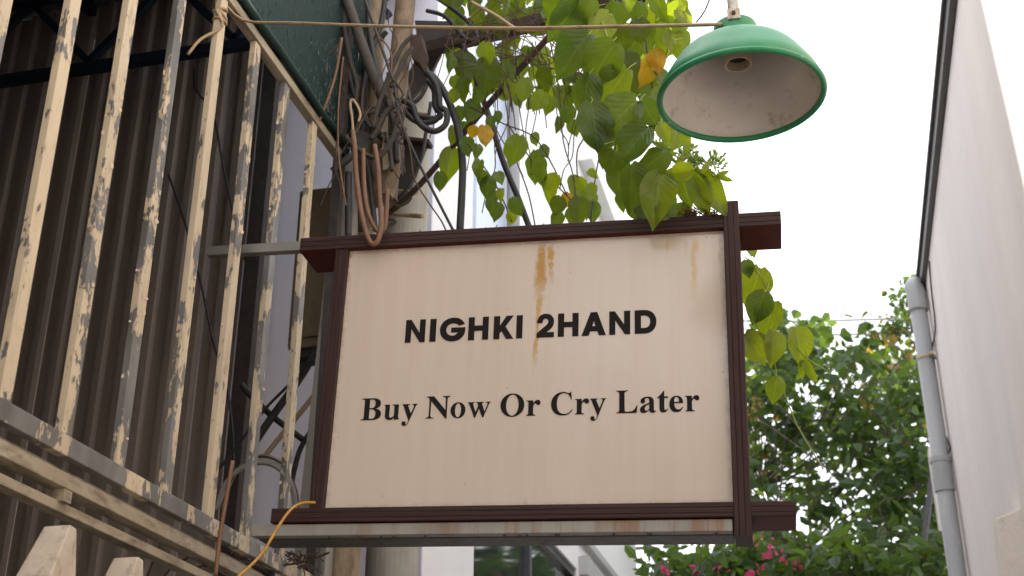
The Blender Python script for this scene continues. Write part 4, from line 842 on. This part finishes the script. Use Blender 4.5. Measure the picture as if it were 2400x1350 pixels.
for c, root in leafpts:
    if root is vine: pet.tube([c, c+Vector((lrnd.uniform(-.02, .02), lrnd.uniform(0, .03), .02)), c+Vector((lrnd.uniform(-.03, .03), .04, .05))], .0014, 4, 1)
tag(obj('leaf_stalks', pet, m_gstem, vine), kind='stuff')
for (x, y, s) in ((1556, 299, 22), (1550, 353, 22), (1614, 361, 26), (1672, 386, 34), (1630, 382, 18), (1530, 300, 14)):
    mb = MB(); c0 = PY(x, y, 3.46)
    for i in range(80):
        d = Vector((lrnd.gauss(0, 1), lrnd.gauss(0, 1), lrnd.gauss(0, 1))).normalized()*s/3000*3.7*lrnd.uniform(.3, 1); c = c0+d
        mb.tube([c, c+d*.35+Vector((0, 0, .006))], .0024, 5, 1, .0040); 
        if i % 3 == 0: mb.tube([c0, c], .001, 4, 1)
    obj('flower_buds', mb, m_bud, vine)

# ------------------------------------------------------------------ trees behind
def leafcloud(clusters, per, size, mats, seed, aspect=.6):
    rnd = random.Random(seed); v = []; f = []; mi = []
    for (c, rad) in clusters:
        for i in range(per):
            d = Vector((rnd.gauss(0, .5), rnd.gauss(0, .5), rnd.gauss(0, .42)))*rad; p = c+d
            ax = Vector((rnd.uniform(-1, 1), rnd.uniform(-1, 1), rnd.uniform(-1.0, .35))).normalized(); n = Vector((rnd.uniform(-1, 1), rnd.uniform(-1, 1), rnd.uniform(.0, 1.2)))
            x = ax.cross(n)
            if x.length < .05: continue
            x.normalize(); n = x.cross(ax); L = size*rnd.uniform(.6, 1.3); W = L*aspect*rnd.uniform(.8, 1.2); o = len(v)
            v += [p, p+ax*L*.35+x*W*.5+n*L*.10, p+ax*L*.75+x*W*.36+n*L*.04, p+ax*L-n*L*.12, p+ax*L*.75-x*W*.36+n*L*.04, p+ax*L*.35-x*W*.5+n*L*.10]
            f += [(o, o+1, o+2, o+3), (o, o+3, o+4, o+5)]; k_ = rnd.choices(range(len(mats)), [m_[1] for m_ in mats])[0]; mi += [k_, k_]
    mb = MB(); mb.v = v; mb.f = f; mb.mi = mi; return mb
def branchset(mb, p, d, L, r, lev, rnd, ends):
    pts = [p]; 
    for i in range(4):
        d = (d+Vector((rnd.uniform(-.22, .22), rnd.uniform(-.22, .22), rnd.uniform(-.08, .16)))).normalized(); p = p+d*L/4; pts.append(p)
    mb.tube(pts, r, 6, 2, r*.55); ends.append(p)
    if lev > 0:
        for i in range(3):
            q = pts[rnd.choice((2, 3, 4))]; nd = (d+Vector((rnd.uniform(-.9, .9), rnd.uniform(-.9, .9), rnd.uniform(-.3, .6)))).normalized(); branchset(mb, q, nd, L*.68, r*.52, lev-1, rnd, ends)
    elif rnd.random() < .8: ends.append(pts[2])
def tree(name, label, base, top_pix, Y, mats, size, per, trunk_r, seed, spread=.9, nrand=1.0, cl_r=.34):
    rnd = random.Random(seed); root = empty(name, base, label, 'tree', None); br = MB(); ends = []
    cs = [(PY(x, y, Y+rnd.uniform(-spread, spread)), cl_r*rnd.uniform(.7, 1.25)*s) for x, y, s in top_pix]
    ctr = sum((c for c, r_ in cs), Vector())/len(cs); fork = Vector((base.x*.6+ctr.x*.4, base.y, max(1.6, ctr.z*.40)))
    br.tube([base, base.lerp(fork, .5)+Vector((.08, .05, 0)), fork], trunk_r, 10, 4, trunk_r*.7); obj('trunk', br, m_bark, root, smooth=True)
    bb_ = MB()
    forks = [fork]+[fork.lerp(c, rnd.uniform(.4, .75))+Vector((rnd.uniform(-.4, .4), rnd.uniform(-.3, .3), rnd.uniform(-.2, .2))) for c, r_ in rnd.sample(cs, min(18, len(cs)))]
    forks = [fork]+sorted(forks[1:], key=lambda q: (q-fork).length)
    for i_, f_ in enumerate(forks[1:]):
        p_ = min(forks[:i_+1], key=lambda q: (q-f_).length+(q-fork).length*.35)
        m1 = p_.lerp(f_, .5)+Vector((rnd.uniform(-.25, .25), rnd.uniform(-.2, .2), rnd.uniform(-.1, .2))); bb_.tube([p_, m1, f_], trunk_r*.30, 6, 5, trunk_r*.17)
    for c, r_ in cs:
        if rnd.random() < .5: continue
        f_ = min(forks, key=lambda q: (q-c).length); q1 = f_.lerp(c, .5)+Vector((rnd.uniform(-.25, .25), rnd.uniform(-.2, .2), rnd.uniform(-.2, .25)))
        bb_.tube([f_, q1, c], .012, 5, 4, .004)
        bb_.tube([q1, q1.lerp(c, .6)+Vector((rnd.uniform(-.3, .3), rnd.uniform(-.3, .3), rnd.uniform(-.1, .3))), c+Vector((rnd.gauss(0, .5), rnd.gauss(0, .5), rnd.gauss(0, .4)))*r_*1.8], .007, 5, 3, .003)
    tag(obj('branches', bb_, m_bark, root, smooth=True), kind='stuff')
    tag(obj('crown', leafcloud(cs, per, size, mats, seed+1), [m_[0] for m_ in mats], root, normals=False), kind='stuff')
    return root
rnd = random.Random(8)
outl = [(1640, 900), (1760, 860), (1790, 800), (1850, 765), (1905, 765), (1950, 800), (1990, 815), (2060, 800), (2110, 840), (2170, 850), (2200, 1000), (2200, 1360), (1640, 1360)]
gaps = [(1775, 1030, 45), (1800, 1120, 50), (1880, 1060, 40), (1960, 860, 45), (1850, 960, 28), (1980, 1180, 35), (1870, 1180, 40), (2130, 905, 28), (1930, 940, 22), (2080, 1000, 22)]
cl = []
cl += [(1765, 880, 1), (1790, 850, 1), (1800, 815, 1), (1830, 790, 1), (1860, 785, 1), (1885, 775, .8), (1900, 800, 1), (1850, 830, 1), (1815, 870, 1), (1880, 850, 1), (2050, 830, 1), (2090, 850, 1), (2120, 870, 1)]
while len(cl) < 160:
    x = rnd.uniform(1640, 2200); y = rnd.uniform(760, 1360)
    if inpoly(x, y, outl) and all((x-gx)**2+(y-gy)**2 > (gr_)**2 for gx, gy, gr_ in gaps): cl.append((x, y, 1))
tree('green_tree', 'leafy green tree rising behind the right edge of the sign and the downpipe', Vector((.55, 13.0, 0)), cl, 12.6, [(m_tree, 3), (m_tree2, 1.2), (m_tleaf, .05)], .150, 27, .12, 5, 1.0, cl_r=.26)
cl = [(2130, 672, .8), (2115, 705, .8), (2140, 740, .9), (2108, 760, .7), (2135, 800, .8), (2095, 770, .5), (2150, 700, 1), (2170, 680, 1), (2180, 760, 1), (2080, 780, .45)]
tree('slender_tree', 'slender dark tree tip showing left of the downpipe elbow', Vector((1.35, 12.2, 0)), cl, 12.0, [(m_tree, 3), (m_tree2, .6), (m_tleaf, .5)], .085, 38, .07, 15, .3, cl_r=.22)
# sparse tan sprig twigs
cl = [(2070, 755, .5), (2085, 790, .5), (2060, 780, .45), (2100, 800, .45), (2020, 920, .5), (2030, 960, .5), (1760, 970, .4), (1780, 935, .5)]
tree('sprig_tree', 'thin pale tan sprigs sticking out of the tree crowns under the power lines', Vector((.9, 12.0, 0)), cl, 11.8, [(m_tleaf, 2), (m_tree2, .5)], .06, 9, .03, 19, .3, cl_r=.17)
bo = Vector((-.6, 10.2, 0)); rnd = random.Random(31); cl = []
for i in range(120): cl.append((rnd.uniform(1550, 2200), rnd.uniform(1282, 1420) if rnd.random() < .6 else rnd.uniform(1320, 1420), 1))
cl = [c for c in cl if not (1500 < c[0] < 1720 and c[1] < 1300 and rnd.random() < .7)]
bg_ = tree('bougainvillea', 'bougainvillea bush with bright pink bracts at the foot of the tree', bo, cl, 10.4, [(m_tree2, 3), (m_tree, 1.6)], .13, 20, .07, 33, .5, cl_r=.22)
flw = MB(); rnd = random.Random(2)
fc = [(PY(x, y, 9.75), .09*s) for x, y, s in ((1795, 1272, 1.0), (1812, 1282, .8), (1835, 1310, .5), (1870, 1322, .5), (1772, 1335, .6), (1755, 1350, .7), (1790, 1300, .4), (1160, 1300, .1), (1630, 1340, .5), (1690, 1330, .4), (1560, 1338, .4))]
tag(obj('pink_bracts', leafcloud(fc, 6, .05, [(m_bract, 1)], 44, .8), [m_bract], bg_, normals=False), kind='stuff')
# shrub on the right of the alley mirrored in the window
cl = [(rnd.uniform(2230, 2420), rnd.uniform(1100, 1330), 1) for i in range(10)]
# power lines
for i, (ya, yb, lb) in enumerate(((744, 736, 'top'), (774, 772, 'middle'), (836, 834, 'lowest'))):
    a = PY(1300, ya, 22); b = PY(2500, yb-4, 22); m_ = (a+b)/2; m_.z -= .12
    single('power_line', MB().tube([a+(a-b)*.6, a, m_, b, b+(b-a)*.6], .026, 5, 6), m_pvc, lb+' of three thin grey power lines crossing the sky behind the tree', 'power line', 'power lines')

def mirrored(px, py, Y):        # where the sign's face mirrors this pixel, at depth Y
    p = SGN @ SL(px, py); n = (SGN.to_3x3() @ Vector((0, -1, 0))).normalized(); d = (p-CAM).normalized(); r_ = d-2*d.dot(n)*n
    return p+r_*((Y-p.y)/r_.y)
rnd = random.Random(64); cl = []
for i in range(150):
    x = rnd.uniform(650, 1900); y = rnd.uniform(420, 1300)
    if x > 1180+rnd.uniform(0, 240): continue
    cl.append((mirrored(x, y, -9+rnd.uniform(-1, 1)), rnd.uniform(.6, .9)))
for i in range(26): cl.append((mirrored(rnd.uniform(1440, 1900), rnd.uniform(900, 1250), -9+rnd.uniform(-1, 1)), .38))
st = empty('unseen_tree', (.2, -9, 0), 'unseen tree added behind the viewer, crown shaped for the sign panel reflection', 'tree')  # unseen tree added so the sign panel mirrors dark foliage, thinned for sky
obj('trunk', MB().tube([(.2, -9, 0), (.25, -9.1, 2), (.1, -9, 4.2)], .22, 10, 4, .15), m_bark, st, smooth=True)
br = MB()
for c, r_ in cl[::5]: br.tube([(.1, -9, 3.4), Vector((.1, -9, 3.8)).lerp(c, .5)+Vector((0, 0, .3)), c], .05, 5, 4, .01)
tag(obj('branches', br, m_bark, st, smooth=True), kind='stuff')
tag(obj('crown', leafcloud(cl, 48, .24, [(m_tree, 1)], 71), [m_tree], st, normals=False), kind='stuff')
